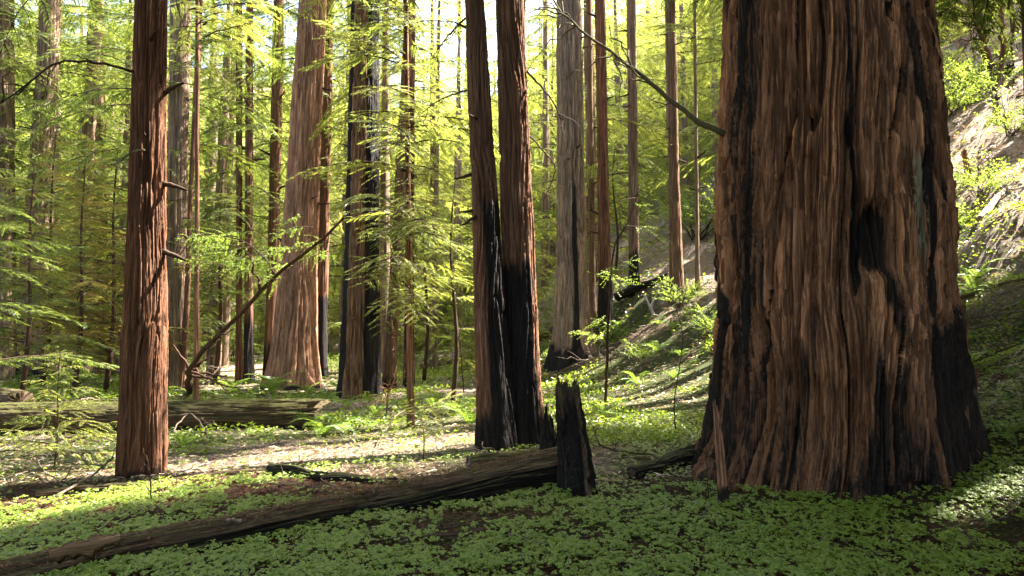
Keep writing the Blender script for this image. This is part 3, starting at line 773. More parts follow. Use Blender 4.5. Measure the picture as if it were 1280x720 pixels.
SHADE = [[(400, 498), (600, 492), (600, 512), (470, 528), (290, 545), (280, 520)], [(690, 470), (770, 440), (790, 470), (760, 505), (690, 505)], [(740, 530), (870, 530), (860, 570), (740, 570)],
         [(830, 520), (885, 450), (880, 540)], [(1180, 330), (1280, 370), (1280, 590), (1200, 590)], [(600, 630), (1280, 660), (1280, 719), (300, 719)], [(0, 650), (300, 640), (300, 719), (0, 719)], [(330, 585), (560, 560), (600, 590), (420, 640), (230, 660)]]
cans = [o for o in C.objects if o.parent is None and o.get('group') == 'redwoods around the viewer outside the view'] + [giant]
for poly in SHADE:  # extra boughs added overhead, aimed to shade these floor patches
    xs = [p[0] for p in poly]; ys = [p[1] for p in poly]; k = 0
    for _ in range(500):
        a, b = rnd.uniform(min(xs), max(xs)), rnd.uniform(min(ys), max(ys))
        if not inpoly(a, b, poly): continue
        g = gp(a, b); k += 1
        if k > 34: break
        done = 0
        for o in rnd.sample(cans, len(cans)):
            L0 = np.array(o.location); hor = math.hypot(S[0], S[1])
            t = ((L0[0] - g[0]) * S[0] + (L0[1] - g[1]) * S[1]) / hor ** 2
            p = g + S * t; dx = math.hypot(p[0] - L0[0], p[1] - L0[1]); hz = p[2] - L0[2]
            if t < 4 or hz < 6 or hz > 21 or dx > 5.0 or dx < .7: continue
            yaw = math.atan2(p[1] - L0[1], p[0] - L0[0])
            lp = np.array([math.cos(yaw) * .2, math.sin(yaw) * .2, hz + .35])
            if put_bough(o, lp, yaw, rnd.uniform(-.05, .05), rnd.uniform(-.2, .2), min(dx + 1.3, 5.8) / 2.6, rnd.choice(B_MID)): done += 1
            if done >= 2: break

# --- filler trees deeper in the wood, shared stems
def far_trunk(seed, H, r0):
    Vt = bark_tube(np.array([[0, 0, -1.5], [0, 0, H * .35], [.15, .1, H]]), [r0, r0 * .8, .04], 26, 40, seed, cell=.14, amp=.05 * r0 / .3, flare=.1, flare_h=1.5,
                   char=low_char(1.6, .6))
    return mesh('trunk', Vt[0], Vt[1], Vt[2], [M['bark_far']], True, Vt[3])
FT = [far_trunk(500 + k, 24, .16 + .07 * k) for k in range(6)]
adj = ['slender', 'stout', 'leafy', 'straight', 'shaded', 'tall']
n_f = 0
fr = random.Random(77)
placed = []
bandsX = [(-0.95, -0.62), (-0.62, -0.45), (-0.45, -0.25), (-0.25, 0.0), (0.0, 0.2), (0.2, 0.45), (0.45, 0.95)]
for k in range(3600):
    D_ = fr.uniform(24, 62) if k % 3 == 0 else fr.uniform(50, 125)
    ax_ = fr.uniform(-.95, .95)
    x = ax_ * D_
    if any((x - a) ** 2 + (D_ - b) ** 2 < (2.4 + .045 * D_) ** 2 for a, b in placed): continue
    z = gz(x, D_)
    px_, py_, _ = proj(np.array([x, D_, z])); px_ = float(px_[0]); py_ = float(py_[0])
    if 1165 < px_ < 1290 and D_ < 42: continue
    if D_ < 34 and (330 < px_ < 420 or 560 < px_ < 760 or 770 < px_ < 880): continue
    placed.append((x, D_))
    far_ = D_ > 55
    sf = fr.uniform(.85, 1.35); ti = fr.randrange(6 if D_ > 45 or ax_ < -.5 else 3)
    LM = [(-2000, None), (0, 'the left edge'), (38, 'the wide blackfooted redwood'), (178, 'the slim front tree'), (305, 'the paired dark stems'), (362, 'the orange trunk'), (450, 'the charred trunk'), (500, 'the leaning thin pair'), (640, 'the twin stems'),
          (716, 'the pale streaked trunk'), (793, 'the narrow redwood'), (846, 'the lone slope redwood'), (1040, 'the giant'), (1280, 'the right edge'), (5000, None)]
    gi = max(q for q in range(len(LM)) if LM[q][0] <= px_)
    la, lb_ = LM[gi][1], LM[gi + 1][1]
    where = ('beyond ' + lb_) if la is None else ('beyond ' + la) if lb_ is None else 'between %s and %s' % (la, lb_)
    girth = ['slender', 'thin', 'middling', 'sturdy', 'thick', 'massive'][ti]
    side = 'far left of the clearing' if ax_ < -.42 else 'behind the sunlit clearing' if ax_ < -.08 else 'behind the twin stems' if ax_ < .12 else 'on the slope left of the giant' if ax_ < .45 else 'on the slope right of the giant'
    depth = 'distant' if far_ else 'further back'
    root = thing('redwood_tree', '%s %s redwood %s' % (girth, 'far' if far_ else 'near', where.replace('between the', 'between').replace('and the', 'and')), 'redwood tree', (x, D_, z), 'redwoods in the wood %s, %s' % (side, depth))
    s = sf
    link('trunk', FT[ti], root, (0, 0, 0), (fr.uniform(-.02, .02), fr.uniform(-.02, .02), fr.uniform(0, 6)), s)
    kinds = B_MIDY if ax_ > -.3 or fr.random() < .3 else B_MID
    nn = 42 if far_ else 50
    lo = 1.4 if fr.random() < .72 else 4
    crown(root, np.array([0, 0, 1.0]), lo, 23, nn, (6.2 if far_ else 4.0), (4.0 if far_ else 2.6), kinds, .1, True)
    n_f += 1
    if n_f >= 240: break

# --- young redwoods and shrubs of the understorey
def young(px_, D_, h, label, kinds, n=26, l=1.4, group='young redwoods of the understorey', cat='young redwood', clear=True, thick=.022):
    b = at(px_, 420, D_); b[2] = gz(b[0], b[1])
    root = thing('young_redwood', label, cat, b, group)
    P = np.array([[0, 0, -.05], [.02 * h, 0, h * .3], [-.01 * h, .02 * h, h * .7], [.01 * h, 0, h]])
    V, a, c = tube(smooth_path(P, 12), thick * h / 2 * (1 - .9 * np.linspace(0, 1, 12)) + .003, 7)
    link('trunk', mesh('trunk', V, a, c, [M['twig']]), root)
    for k in range(n):
        u = (k + .5) / n; z = h * (.12 + .86 * u); yaw = k * 2.4 + rnd.uniform(-.3, .3)
        me = rnd.choice(kinds)
        put_bough(root, (0, 0, z), yaw, rnd.uniform(-.05, .3), 0, l * (1.05 - .8 * u) * rnd.uniform(.7, 1.2) / BL_OF[me.name], me, clear, litcull=(D_ > 20))
    return root
young(75, 7.9, 1.35, 'small bright young redwood sapling in sun in front of the mossy log', B_SAP, 40, .66, clear=False, thick=.012)
young(30, 15, 5.5, 'bushy young redwood at the far left edge', B_MID, 50, 2.4)
young(95, 17, 6, 'yellowish young redwood behind the little sunlit sapling', B_BRN, 56, 2.6)
young(135, 19, 7, 'green young redwood right behind the slim front tree', B_BRN, 56, 2.8)
young(-40, 12, 5, 'young redwood half outside the left edge', B_MID, 50, 2.2)
young(55, 21, 8, 'tall shaded young redwood beyond the log', B_BRN, 60, 2.9)
young(270, 23, 7, 'young redwood beyond the clearing left of the orange trunk', B_MID, 50, 2.5)
young(565, 13, 4.6, 'slender young redwood with bright tips left of the twin stems', B_MIDY, 32, 1.6)
young(530, 21, 6, 'soft young redwood behind the two thin trunks', B_MIDY, 46, 2.3)
young(645, 26, 7, 'bright young redwood behind the twin stems', B_MIDY, 50, 2.6)
young(770, 30, 6, 'young redwood above the fallen logs on the slope', B_MIDY, 50, 2.4)
def shrub(px_, py_, size, label, kinds=B_BROAD, n=12, D_=None, group='leafy shrubs on the slope and clearing'):
    if D_ is None: b = gp(px_, py_)
    else: b = at(px_, py_, D_); b[2] = gz(b[0], b[1])
    root = thing('shrub', label, 'shrub', b, group)
    for k in range(n):
        me = rnd.choice(kinds)
        yaw = k * 2.4 + rnd.random()
        Lb = size * rnd.uniform(.6, 1.1)
        o = link('branch', me, root, (rnd.uniform(-.1, .1) * size, rnd.uniform(-.1, .1) * size, -.03), (rnd.uniform(-.5, .5), -rnd.uniform(.5, 1.2), yaw), Lb / BL_OF[me.name])
    return root
SH = [(1185, 150, 2.2, 'bright shrub uphill right beside the giant trunk'), (1215, 105, 2.2, 'sunlit shrub below the pale trunk at the top of the slope'), (1225, 245, 1.1, 'small dark green shrub beside the white slope log'),
       (810, 250, 4.5, 'wide leafy shrub right of the brown slope redwood'), (760, 262, 4, 'leafy shrub above the slope behind the pale trunk'),
      (870, 300, 3, 'dry brownish shrub left of the giant high on the slope'), (675, 372, 1.8, 'small leafy shrub between the twin stems and pale trunk'), (575, 395, 2.2, 'shrub on the bank left of the twin stems'),
      (545, 455, .8, 'low shrub at the foot of the left bank'), (800, 452, .8, 'low shrub on the slope under the reddish redwood'), (770, 425, .9, 'small dark shrub by the foot of the brown redwood'), (850, 385, 1.4, 'sunlit shrub near the giant on the slope'),
      (600, 360, 3, 'tall shrub on the left bank behind the twin stems'), (1180, 300, 1.2, 'low green shrub at the right flank of the giant'), (1265, 170, 1.3, 'small shrub under the crooked trunks at the right edge'),
      (420, 470, 1.3, 'bright shrub between the orange and dark trunks'), (255, 470, 1.0, 'small shrub beyond the clearing'), (20, 486, .7, 'low shrub by the left end of the log'), (700, 300, 3.5, 'shrub high behind the pale trunk'), (885, 420, .9, 'little shrub against the left side of the giant')]
for (a, b, s_, lab) in SH: shrub(a, b, s_, lab, n=16 if s_ > 2 else 11)
hs = random.Random(9)
for k in range(46):
    a = hs.choice([hs.uniform(560, 890), hs.uniform(1165, 1290), hs.uniform(0, 560)])
    b = hs.uniform(90, 330) if a > 560 else hs.uniform(440, 470)
    if 692 < a < 738: continue
    p_ = gp(a, b)
    if p_[1] < 17: continue
    if a > 1165 and (b > 140 or hs.random() < .5): continue
    side = 'scattered over the slope' if a > 560 else 'at the back of the clearing'
    shrub(a, b, min(hs.uniform(.05, .09) * p_[1], 4), 'small leafy shrub ' + side, n=9, kinds=B_BROAD if hs.random() < .7 else B_MIDY, group='small shrubs ' + side)

# --- arched sapling over the clearing
def sapling(name, label, pts, r0, r1, mat, tufts, cat='sapling', kinds=None, group=None, side=4, sub=.5):
    b = np.array(pts[0]).copy(); b[2] = gz(b[0], b[1])
    root = thing(name, label, cat, b, group)
    pts = [b - np.array([0, 0, .06])] + list(pts[1:])
    limb(root, pts, r0, r1, mat, 'trunk', side=side, seed=int(abs(b[0] * 97)) + 3, sub=sub, subr=.3)
    P = smooth_path(pts, 30)
    for k in range(tufts):
        u = rnd.uniform(.35, 1); p = P[int(u * 29)]
        me = rnd.choice(kinds or B_BROAD)
        link('branch', me, root, p - b, (rnd.uniform(-.4, .4), rnd.uniform(-.5, .3), rnd.uniform(0, 6.28)), rnd.uniform(.28, .6) * (1.5 if BL_OF[me.name] < 1 else 1))
    return root
sapling('arched_sapling', 'arched leaning sapling bent over the sunlit clearing', [gp(238, 491), at(236, 462, 11.6), at(262, 428, 11.5), at(300, 390, 11.4), at(345, 345, 11.3), at(390, 308, 11.2), at(430, 272, 11.1)], .085, .022, 'bark_red', 0, side=9, sub=1.2)
sp_ = [(255, 300), (275, 285), (300, 300), (322, 312), (345, 300), (290, 320), (265, 312), (350, 265), (395, 300), (340, 335), (238, 290)]
arch = bpy.data.objects['arched_sapling']
for (a, b) in sp_:
  for rep_ in range(3):
    p = at(a + 30 + rnd.uniform(-14, 14), b + 10 + rnd.uniform(-12, 12), 11.4 + rnd.uniform(-.4, .4))
    me = rnd.choice(B_BROAD)
    link('branch', me, arch, p - np.array(arch.location), (rnd.uniform(-.3, .3), rnd.uniform(-.1, .2), PI + rnd.uniform(-.7, .7)), rnd.uniform(.28, .42))
limb(arch, [at(345, 345, 11.3), at(330, 322, 11.3), at(300, 300, 11.4), at(250, 292, 11.5)], .014, .004, 'twig', side=6, seed=21, sub=.5)
sapling('sapling', 'slim mossy leaning sapling with thin leaves right of the pale trunk', [gp(757, 505), at(759, 430, 13.2), at(762, 360, 13.1), at(768, 310, 13.0), at(788, 270, 12.9), at(800, 230, 12.8)], .035, .010, 'twig', 9, side=4, kinds=B_BROAD)
sapling('sapling', 'bare thin crooked sapling left of the giant on the grass', [gp(845, 540), at(843, 500, 9.8), at(849, 460, 9.9), at(853, 420, 10), at(845, 385, 10.1)], .012, .005, 'twig', 1, side=2)
sapling('sapling', 'small dark seedling at the centre of the litter patch', [gp(529, 574), at(530, 545, 7.9), at(527, 520, 7.9), at(528, 495, 7.9)], .008, .003, 'twig', 7, kinds=B_SAP, side=3, sub=.3)
sapling('sapling', 'spindly seedling in front of the slim left tree', [gp(190, 630), at(188, 600, 6.0), at(184, 570, 6.0)], .007, .003, 'twig', 0, side=5, sub=.35)
sapling('sapling', 'thin dry seedling rising at the left foot of the giant', [gp(886, 622), at(884, 590, 6.1), at(882, 560, 6.1), at(886, 530, 6.1)], .006, .002, 'branch_moss', 0, side=12, sub=.22)
sapling('sapling', 'dead bushy sapling in front of the two thin trunks', [gp(483, 520), at(486, 480, 11.5), at(492, 440, 11.5), at(490, 400, 11.5)], .014, .004, 'wood', 0, side=34, sub=.8)
sapling('sapling', 'thin dark sapling on the bank left of the twin stems', [gp(580, 490), at(576, 440, 14), at(572, 400, 14), at(566, 360, 14)], .016, .006, 'twig', 3, side=8, sub=.8, kinds=B_FINE)
# crooked trunks at the upper right
sapling('crooked_tree', 'crooked dark trunk curving down to the right edge of the slope', [at(1292, 125, 25), at(1275, 108, 25), at(1248, 88, 24.8), at(1232, 60, 24.6), at(1222, 20, 24.5), at(1214, -30, 24.4)], .20, .12, 'bark_far', 2, 'tree', side=3, sub=2)
sapling('crooked_tree', 'upright crooked stem rising from the slope at the upper right', [gp(1256, 150), at(1249, 100, 23), at(1254, 50, 23), at(1250, -30, 23)], .15, .09, 'bark_far', 2, 'tree', side=3, sub=2)
sapling('crooked_tree', 'leaning trunk at the very right edge of the slope top', [gp(1276, 120), at(1268, 60, 27), at(1258, -20, 27)], .14, .09, 'bark_far', 2, 'tree', side=2, sub=2)
tree('redwood_tree', 'pale grey trunk high up at the top right of the slope', 1207, 75, 20, 1207, 18, 'bark_pale', D=40, seed=95, nth=48, ns=40, boughs=(9, 22, 20, 3, 2, B_MIDY))

# near bright hanging sprays, boughs of two slender trees
def spray_tree(label, bx_, D_, tx_, wpx, boughs, H=9):
    r, d = tree('redwood_tree', label, bx_, 500, wpx, tx_, wpx * .7, 'bark', D=D_, H=H, nth=40, ns=60, seed=97, boughs=None)
    for (px_, py_, yaw, s_, kk) in boughs:
        p = at(px_, py_, D_ + rnd.uniform(-1.5, .4)) - np.array(r.location)
        me = B_NEAR[kk % 4]
        z = p[2] + .35 + .2 * rnd.random(); ax = d * z
        if ((lambda vv: ((vv @ S > .6) & (np.linalg.norm(vv - (vv @ S)[:, None] * S, axis=1) < TR * .8)).any())(p - TG)) and rnd.random() < .7: continue
        v = p - ax; v[2] = 0; L_ = np.linalg.norm(v)
        yw = math.atan2(v[1], v[0])
        o = link('branch', me, r, ax, (rnd.uniform(-.35, .35), rnd.uniform(-.05, .22), yw), max(.35, (L_ + .55) / 2.3))
    return r
spr = []
for k in range(50):
    px_ = rnd.gauss(480, 50); py_ = rnd.uniform(-40, 270)
    spr.append((px_, py_, 0, 1, k))
for k in range(22): spr.append((rnd.gauss(515, 30), rnd.uniform(240, 400), 0, 1, k))
spray_tree('slender leafy redwood with bright feathery sprays hanging in front of the dark trunk', 514, 11.5, 507, 9, spr)
spr = [(rnd.gauss(275, 55), rnd.uniform(-50, 110), 0, 1, k) for k in range(26)]
spray_tree('slender leafy redwood with pale drooping sprays between the left trunks', 246, 13.5, 247, 7, spr, 10)

# ------------------------------------------------------------ fallen logs, snags
def log(name, label, p0, p1, r0, r1, mat, seed, nth=90, ns=120, cat='fallen log', flat=0., sag=0.0, amp=.02, cell=.07, char=None, jag=.12, group=None, zc=.8, mid=None, flare=0.0, **kw):
    p0 = np.array(p0, float); p1 = np.array(p1, float)
    L = np.linalg.norm(p1 - p0); dv = Vector((p1 - p0) / L)
    q = dv.to_track_quat('Z', 'Y').to_matrix().to_4x4()
    # keep local Y pointing up-ish so that flattening squashes the height
    z = dv; x = Vector((0, 0, 1)).cross(z).normalized(); y = z.cross(x)
    m = Matrix((x, y, z)).transposed()
    path = np.array([[0, -sag * math.sin(PI * u) + .012 * math.sin(9 * u + seed), u * L] for u in np.linspace(0, 1, 7)])
    rad = [r0 + (r1 - r0) * u if mid is None else np.interp(u, [0, .5, 1], [r0, mid, r1]) for u in np.linspace(0, 1, 7)]
    V, F4, F3, A = bark_tube(path, rad, nth, ns, seed, cell=cell, zc=zc, amp=amp, twist=.02, char=char, jag=jag, flat=flat, **kw)
    o = link(name, mesh(name, V, F4, F3, [M[mat]], True, A), None, p0, m.to_euler())
    o['label'] = label; o['category'] = cat
    if group: o['group'] = group
    return o
# front log: local +Y is up, -X faces the camera or away
fl = at(-120, 736, 3.9); fl[2] = gz(fl[0], fl[1]) + .05
a1 = gp(712, 606); a1[2] += .17; a1[1] += .12
front_root = log('fallen_log', 'long dark sided fallen log with litter on its top crossing the foreground', fl, a1, .14, .215, 'log', 31, 150, 380, flat=.05, amp=.028, cell=.10, zc=.7,
    char=lambda TH, Z, n1, nl: 1.15 * sst(.45, .05, np.sin(TH) + .25 * nl) + .25 * sst(.7, 1.0, Z / 6.0), jag=.15)  # flanks and underside blackened: the log's shaded side painted into its colour
def slab(parent, label, pts, wd, th, mat, name, seed=0):
    P = smooth_path([np.array(p) for p in pts], 20); r = np.random.RandomState(seed)
    t = np.linspace(0, 1, 20); T = np.gradient(P, axis=0); T /= np.linalg.norm(T, axis=1)[:, None]
    up = np.array([0, -.35, 1.0]); up /= np.linalg.norm(up); nrm = np.cross(T, up); nrm /= np.linalg.norm(nrm, axis=1)[:, None]
    wv = wd * (.5 + .5 * np.sin(PI * t) ** .5) * (1 + .22 * r.randn(20)); wl = wd * (.5 + .5 * np.sin(PI * t) ** .5) * (1 + .35 * r.randn(20)); th = th * (1 + .3 * float(r.randn()))
    V = []
    for k in range(20):
        u_, n_ = up, nrm[k]
        V += [P[k] + u_ * wv[k] * .5 + n_ * th * .2, P[k] + n_ * th * .9 + u_ * wv[k] * .15, P[k] + n_ * th - u_ * wl[k] * .15, P[k] - u_ * wl[k] * .5 + n_ * th * .2, P[k] - n_ * th * .3]
    V = np.array(V) - np.array(parent.location)
    i = np.arange(19)[:, None] * 5; j = np.arange(5)[None, :]
    Fq = np.stack([i + j, i + (j + 1) % 5, i + 5 + (j + 1) % 5, i + 5 + j], -1).reshape(-1, 4)
    return V, Fq
def on_log_front(px_, py_, dd=0.0):
    # point on the front face of the long log
    r = ray(px_, py_); p0, p1 = fl, a1
    A_ = np.array([[r[0], -(p1 - p0)[0]], [r[1], -(p1 - p0)[1]]])
    k, u = np.linalg.solve(A_, p0[:2])
    rad = .14 + .075 * u
    k2 = k - (rad * .97 + dd) / r[1]
    return r * k2 + np.array([0, 0, CAM_H])
fo = link('exposed_wood', None)
bpy.data.objects.remove(fo)
Vs, Fs = slab(front_root, '', [on_log_front(62, 694, .02), on_log_front(90, 687, .02), on_log_front(115, 683, .02), on_log_front(150, 672, .02)], .13, .03, 'wood', 'exposed_wood', 3)
inv = front_root.rotation_euler.to_matrix().inverted()
Vs = np.array([inv @ Vector(v) for v in Vs])
ow = link('exposed_wood', mesh('exposed_wood', Vs, Fs, None, [M['wood_old']], True, {'char': np.zeros(len(Vs)), 'lichen': np.zeros(len(Vs)), 'tone': np.full(len(Vs), .6)}), front_root)
ow['label'] = 'pale torn patch of bare wood'

nL = 2600
uu = rs.rand(nL); off = rs.uniform(-.12, .12, nL); rr_ = .14 + .075 * uu
ax_ = (a1 - fl); px2 = np.array([ax_[1], -ax_[0], 0]) / np.linalg.norm(ax_[:2])
q0 = fl + ax_ * uu[:, None] + px2 * off[:, None] + np.array([0, 0, 1.0]) * (np.sqrt(np.maximum(rr_ ** 2 - off ** 2, 0)) * .96 + rs.uniform(-.012, .012, nL))[:, None]
aa = rs.uniform(0, 6.28, nL); dd = np.stack([np.cos(aa), np.sin(aa), rs.randn(nL) * .3], -1); szz = rs.uniform(.015, .05, nL)
Vq, fq = blades(q0, dd, np.stack([rs.randn(nL) * .3, rs.randn(nL) * .3, np.ones(nL)], -1), szz, szz * rs.uniform(.1, .35, nL))
Vq = (Vq - np.array(front_root.location)) @ np.array(inv).T
o = link('litter', mesh('litter', Vq, fq, None, [M['litter']], False), front_root); o['kind'] = 'stuff'
for (px_, py_, ex, ey, ez, r_) in ((300, 652, -.03, -.14, .05, .02), (470, 618, .02, -.12, .09, .016), (585, 588, .03, -.02, .16, .014)):
    p = on_log_front(px_, py_, -.03); P_ = smooth_path([p, p + np.array([ex, ey, ez]) * .6, p + np.array([ex * 1.3, ey, ez])], 8)
    Vt, a_, c_ = tube(P_ + rs.randn(8, 3) * .003, r_ * (1 - .4 * np.linspace(0, 1, 8)), 8)
    Vt = (Vt - np.array(front_root.location)) @ np.array(inv).T
    link('limb_stub', mesh('limb_stub', Vt, a_, c_, [M['dead']], True, {'char': np.zeros(len(Vt)), 'lichen': np.zeros(len(Vt)), 'tone': np.full(len(Vt), .3)}), front_root)

def snag(name, label, px_, py_, wpx, hpx, seed, char, lean=(0, 0), mat='log', r1f=.55, jag=.2, cat='stump', D=None, nth=110, ns=120, group=None, amp=.018):
    b = gp(px_, py_) if D is None else at(px_, py_, D)
    if D is not None: b[2] = gz(b[0], b[1])
    D_ = b[1]; r0 = wpx / 2 * D_ / F; h = hpx * D_ / F
    path = [[0, 0, -.1], [lean[0] * .4, lean[1] * .4, h * .5], [lean[0], lean[1], h]]
    V, F4, F3, A = bark_tube(path, [r0, r0 * (1 + r1f) / 2, r0 * r1f], nth, ns, seed, cell=.05, zc=.45, amp=amp, char=char, jag=jag * h, flare=r0 * .25, flare_h=.15, lobes=5)
    o = thing(name, label, cat, b, group, me=mesh(name, V, F4, F3, [M[mat]], True, A))
    return o
snag('broken_stump', 'tall charred jagged snag leaning beside the end of the long log', 722, 603, 44, 126, 21, lambda TH, Z, n1, nl: .66 - .55 * np.exp(-((np.mod(TH, 2 * PI) - 5.4) / .16) ** 2) - .3 * sst(.9, 1.05, Z), (-.10, 0), r1f=.62, jag=.16, D=6.75, amp=.03)
snag('broken_stump', 'small black pointed stump between twin stems and tall snag', 686, 562, 32, 62, 22, lambda TH, Z, n1, nl: .9 + 0 * TH, (0, 0), r1f=.25, jag=.25, D=7.7)
snag('broken_stump', 'low wide charred stump base joining the twin stems to the tall snag', 697, 572, 44, 46, 27, lambda TH, Z, n1, nl: .8 + 0 * TH, (0, 0), r1f=.5, jag=.5, D=7.45, amp=.03)
snag('broken_stump', 'narrow upright reddish splintered stake against the giant left side', 904, 598, 15, 118, 23, lambda TH, Z, n1, nl: .75 * sst(.35, .15, Z) * 1.0, (-.05, .04), 'bark_orange', r1f=.45, jag=.10, D=6.0)
snag('broken_stump', 'small standing dead stub in the middle of the bright right slope', 1211, 225, 9, 36, 24, lambda TH, Z, n1, nl: 0 * TH, (-.1, 0), 'wood', r1f=.6, jag=.1, nth=40, ns=40)
snag('broken_stump', 'dark slab of bark standing at the right flank of the giant', 1205, 555, 14, 78, 26, lambda TH, Z, n1, nl: .9 + 0 * TH, (0, 0), 'log', r1f=.7, jag=.08, D=7.6, nth=50, ns=50)

def onlog(px_, py_, lift, dy=0.0):
    p = gp(px_, py_); p[1] += dy; p[2] = gz(p[0], p[1]) + lift; return p
log('fallen_log', 'big mossy log lying behind the slim left tree', onlog(-60, 545, .18, .4), onlog(392, 538, .20, .3), .27, .30, 'log_moss', 33, 110, 200, amp=.022, cell=.07,
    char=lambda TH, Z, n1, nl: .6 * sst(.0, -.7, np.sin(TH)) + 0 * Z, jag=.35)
log('fallen_log', 'stubby brown log end stacked on the far left of the mossy log', onlog(-70, 500, .35, -.3), onlog(40, 520, .28, -.3), .22, .24, 'log', 34, 70, 60, jag=.05)
log('fallen_log', 'short black charred log chunk lying in the litter', onlog(338, 592, .05), onlog(404, 600, .03), .075, .06, 'log', 35, 60, 60, char=lambda TH, Z, n1, nl: .75 * np.ones_like(TH), jag=.12, amp=.02)
log('fallen_log', 'low black weathered branch log right of the charred chunk', onlog(398, 600, .03), onlog(500, 606, .02), .05, .03, 'log', 36, 50, 80, char=lambda TH, Z, n1, nl: .7 + 0 * TH, jag=.1)
log('fallen_log', 'low mossy log tucked behind the long log', onlog(585, 588, .06), onlog(690, 578, .08), .10, .09, 'log_moss', 37, 60, 70, jag=.05)
log('fallen_log', 'flat dark rotten log in front of the slim left tree', onlog(45, 622, .02), onlog(330, 592, .03), .05, .03, 'log', 38, 50, 160, jag=.1, amp=.018)
log('fallen_log', 'short dark log at the foot of the giant beside the green branch', onlog(790, 600, .05), onlog(868, 580, .10), .07, .12, 'log', 39, 60, 60, char=lambda TH, Z, n1, nl: .6 + 0 * TH, jag=.12)
log('fallen_log', 'grey log on the slope behind the pale trunk', onlog(672, 428, .15), onlog(735, 398, .2), .20, .18, 'log', 40, 50, 60, jag=.05)
log('fallen_log', 'dark log lying across the slope below the narrow redwood', onlog(770, 378, .2), onlog(836, 352, .2), .18, .12, 'log', 42, 50, 60, char=lambda TH, Z, n1, nl: .6 + 0 * TH)
log('fallen_log', 'pale stripped log pointing downhill under the dark slope log', onlog(812, 392, .1), onlog(828, 356, .1), .07, .06, 'dead', 43, 40, 50)
log('fallen_log', 'second pale thin log beside the stripped one on the slope', onlog(818, 398, .08), onlog(806, 374, .1), .05, .04, 'dead', 48, 40, 50)
log('fallen_log', 'rotten layered log on the left bank', onlog(524, 462, .1), onlog(566, 455, .12), .16, .12, 'log', 44, 50, 60)
log('fallen_log', 'bleached white log lying on the bright right slope', onlog(1224, 278, .06), onlog(1252, 246, .08), .075, .05, 'dead', 45, 40, 50)
log('fallen_log', 'long thin fallen pole low on the right slope', onlog(1178, 382, .05), onlog(1295, 350, .08), .035, .028, 'log', 46, 30, 60, jag=.03, amp=.006)
log('fallen_log', 'dark burnt log high on the right slope under the shrubs', onlog(1225, 110, .2), onlog(1262, 92, .2), .25, .18, 'log', 47, 40, 40, char=lambda TH, Z, n1, nl: .7 + 0 * TH)

# dead branches lying about
def stick(label, pts, r0, r1, mat='twig', side=5, sub=.3, seed=1, group='fallen branches on the forest floor'):
    b = np.array(pts[0], float)
    root = thing('fallen_branch', label, 'fallen branch', b, group)
    P = smooth_path(pts, 24) - b; rr = np.random.RandomState(seed); t = np.linspace(0, 1, 24)
    P[1:-1] += rr.randn(22, 3) * r0 * .4
    mb = MB(); V, a, c = tube(P, r0 + (r1 - r0) * t, 7); mb.add(V, a, c)
    for k in range(side):
        u = rr.uniform(.1, .95); p = np.array([np.interp(u, t, P[:, q]) for q in range(3)]); ln = rr.uniform(.4, 1.1) * sub
        dd = rr.randn(3); dd[2] = abs(dd[2]) * .35 + .1; dd /= np.linalg.norm(dd)
        q = np.array([p + dd * ln * v + rr.randn(3) * .05 * ln for v in np.linspace(0, 1, 6)]); q[0] = p
        V, a, c = tube(q, r0 * .4 * (1 - .8 * np.linspace(0, 1, 6)) + .0015, 4); mb.add(V, a, c)
    root.data = None
    o = link('twig', mb.mesh('fallen_branch', [M[mat]]), None)
    me = o.data; bpy.data.objects.remove(o); bpy.data.objects.remove(root)
    return thing('fallen_branch', label, 'fallen branch', b, group, me=me)
G = lambda a, b, l=.02: onlog(a, b, l)
stick('long brown stick with pale snapped end in the foreground sorrel', [G(436, 686, .03), G(500, 681, .04), G(560, 676, .04), G(620, 670, .05), G(690, 655, .04)], .010, .012, seed=3, side=4, sub=.2)
stick('thin curved grey twig below the long brown stick', [G(600, 684), G(640, 680, .06), G(680, 690, .05), G(715, 682)], .005, .003, 'dead', seed=4, side=3, sub=.15)
stick('mossy green curved branch between the snag and the giant', [G(742, 555, .22), G(752, 567, .10), G(785, 572, .06), G(815, 580, .10), G(842, 594, .05)], .015, .012, 'branch_moss', seed=5, side=8, sub=.45)
stick('pale arched dead branch beside the slim left tree', [G(60, 628), G(110, 612, .10), G(150, 592, .24), G(185, 590, .22), G(205, 622)], .013, .006, 'dead', seed=6, side=8, sub=.35)
stick('dead branch lying in the left litter', [G(-10, 575, .1), G(30, 580, .15), G(60, 600, .06), G(100, 620)], .014, .006, 'dead', seed=7, side=8, sub=.4)
stick('forked bare twig before the right end of the mossy log', [G(215, 548, .1), G(235, 540, .28), G(250, 545, .2), G(262, 558, .05)], .012, .005, 'dead', seed=8, side=10, sub=.45)
stick('dark stick in the sorrel at the lower right', [G(1200, 692, .04), G(1240, 694, .05), G(1300, 697, .05)], .012, .010, seed=9, side=1, sub=.1)
stick('thin pale twig at the bottom right corner', [G(1185, 665, .04), G(1225, 690, .06), G(1262, 716, .04)], .004, .003, 'dead', seed=10, side=2, sub=.1)
stick('rising dead branch low on the right slope', [G(1170, 500, .1), G(1210, 430, .3), G(1250, 395, .3), G(1290, 380, .3)], .018, .008, 'dead', seed=11, side=14, sub=.8)
stick('level dead branch across the right slope', [G(1180, 405, .1), G(1225, 408, .15), G(1285, 400, .15)], .02, .012, 'dead', seed=12, side=8, sub=.5)
stick('tangled dead branch on the shaded right slope', [G(1185, 468, .1), G(1230, 462, .15), G(1285, 445, .2)], .015, .008, 'twig', seed=13, side=12, sub=.5)
stick('pale dead branches at the foot of the pale trunk', [G(700, 470, .15), G(740, 462, .3), G(790, 455, .2)], .025, .01, 'dead', seed=14, side=22, sub=1.0)
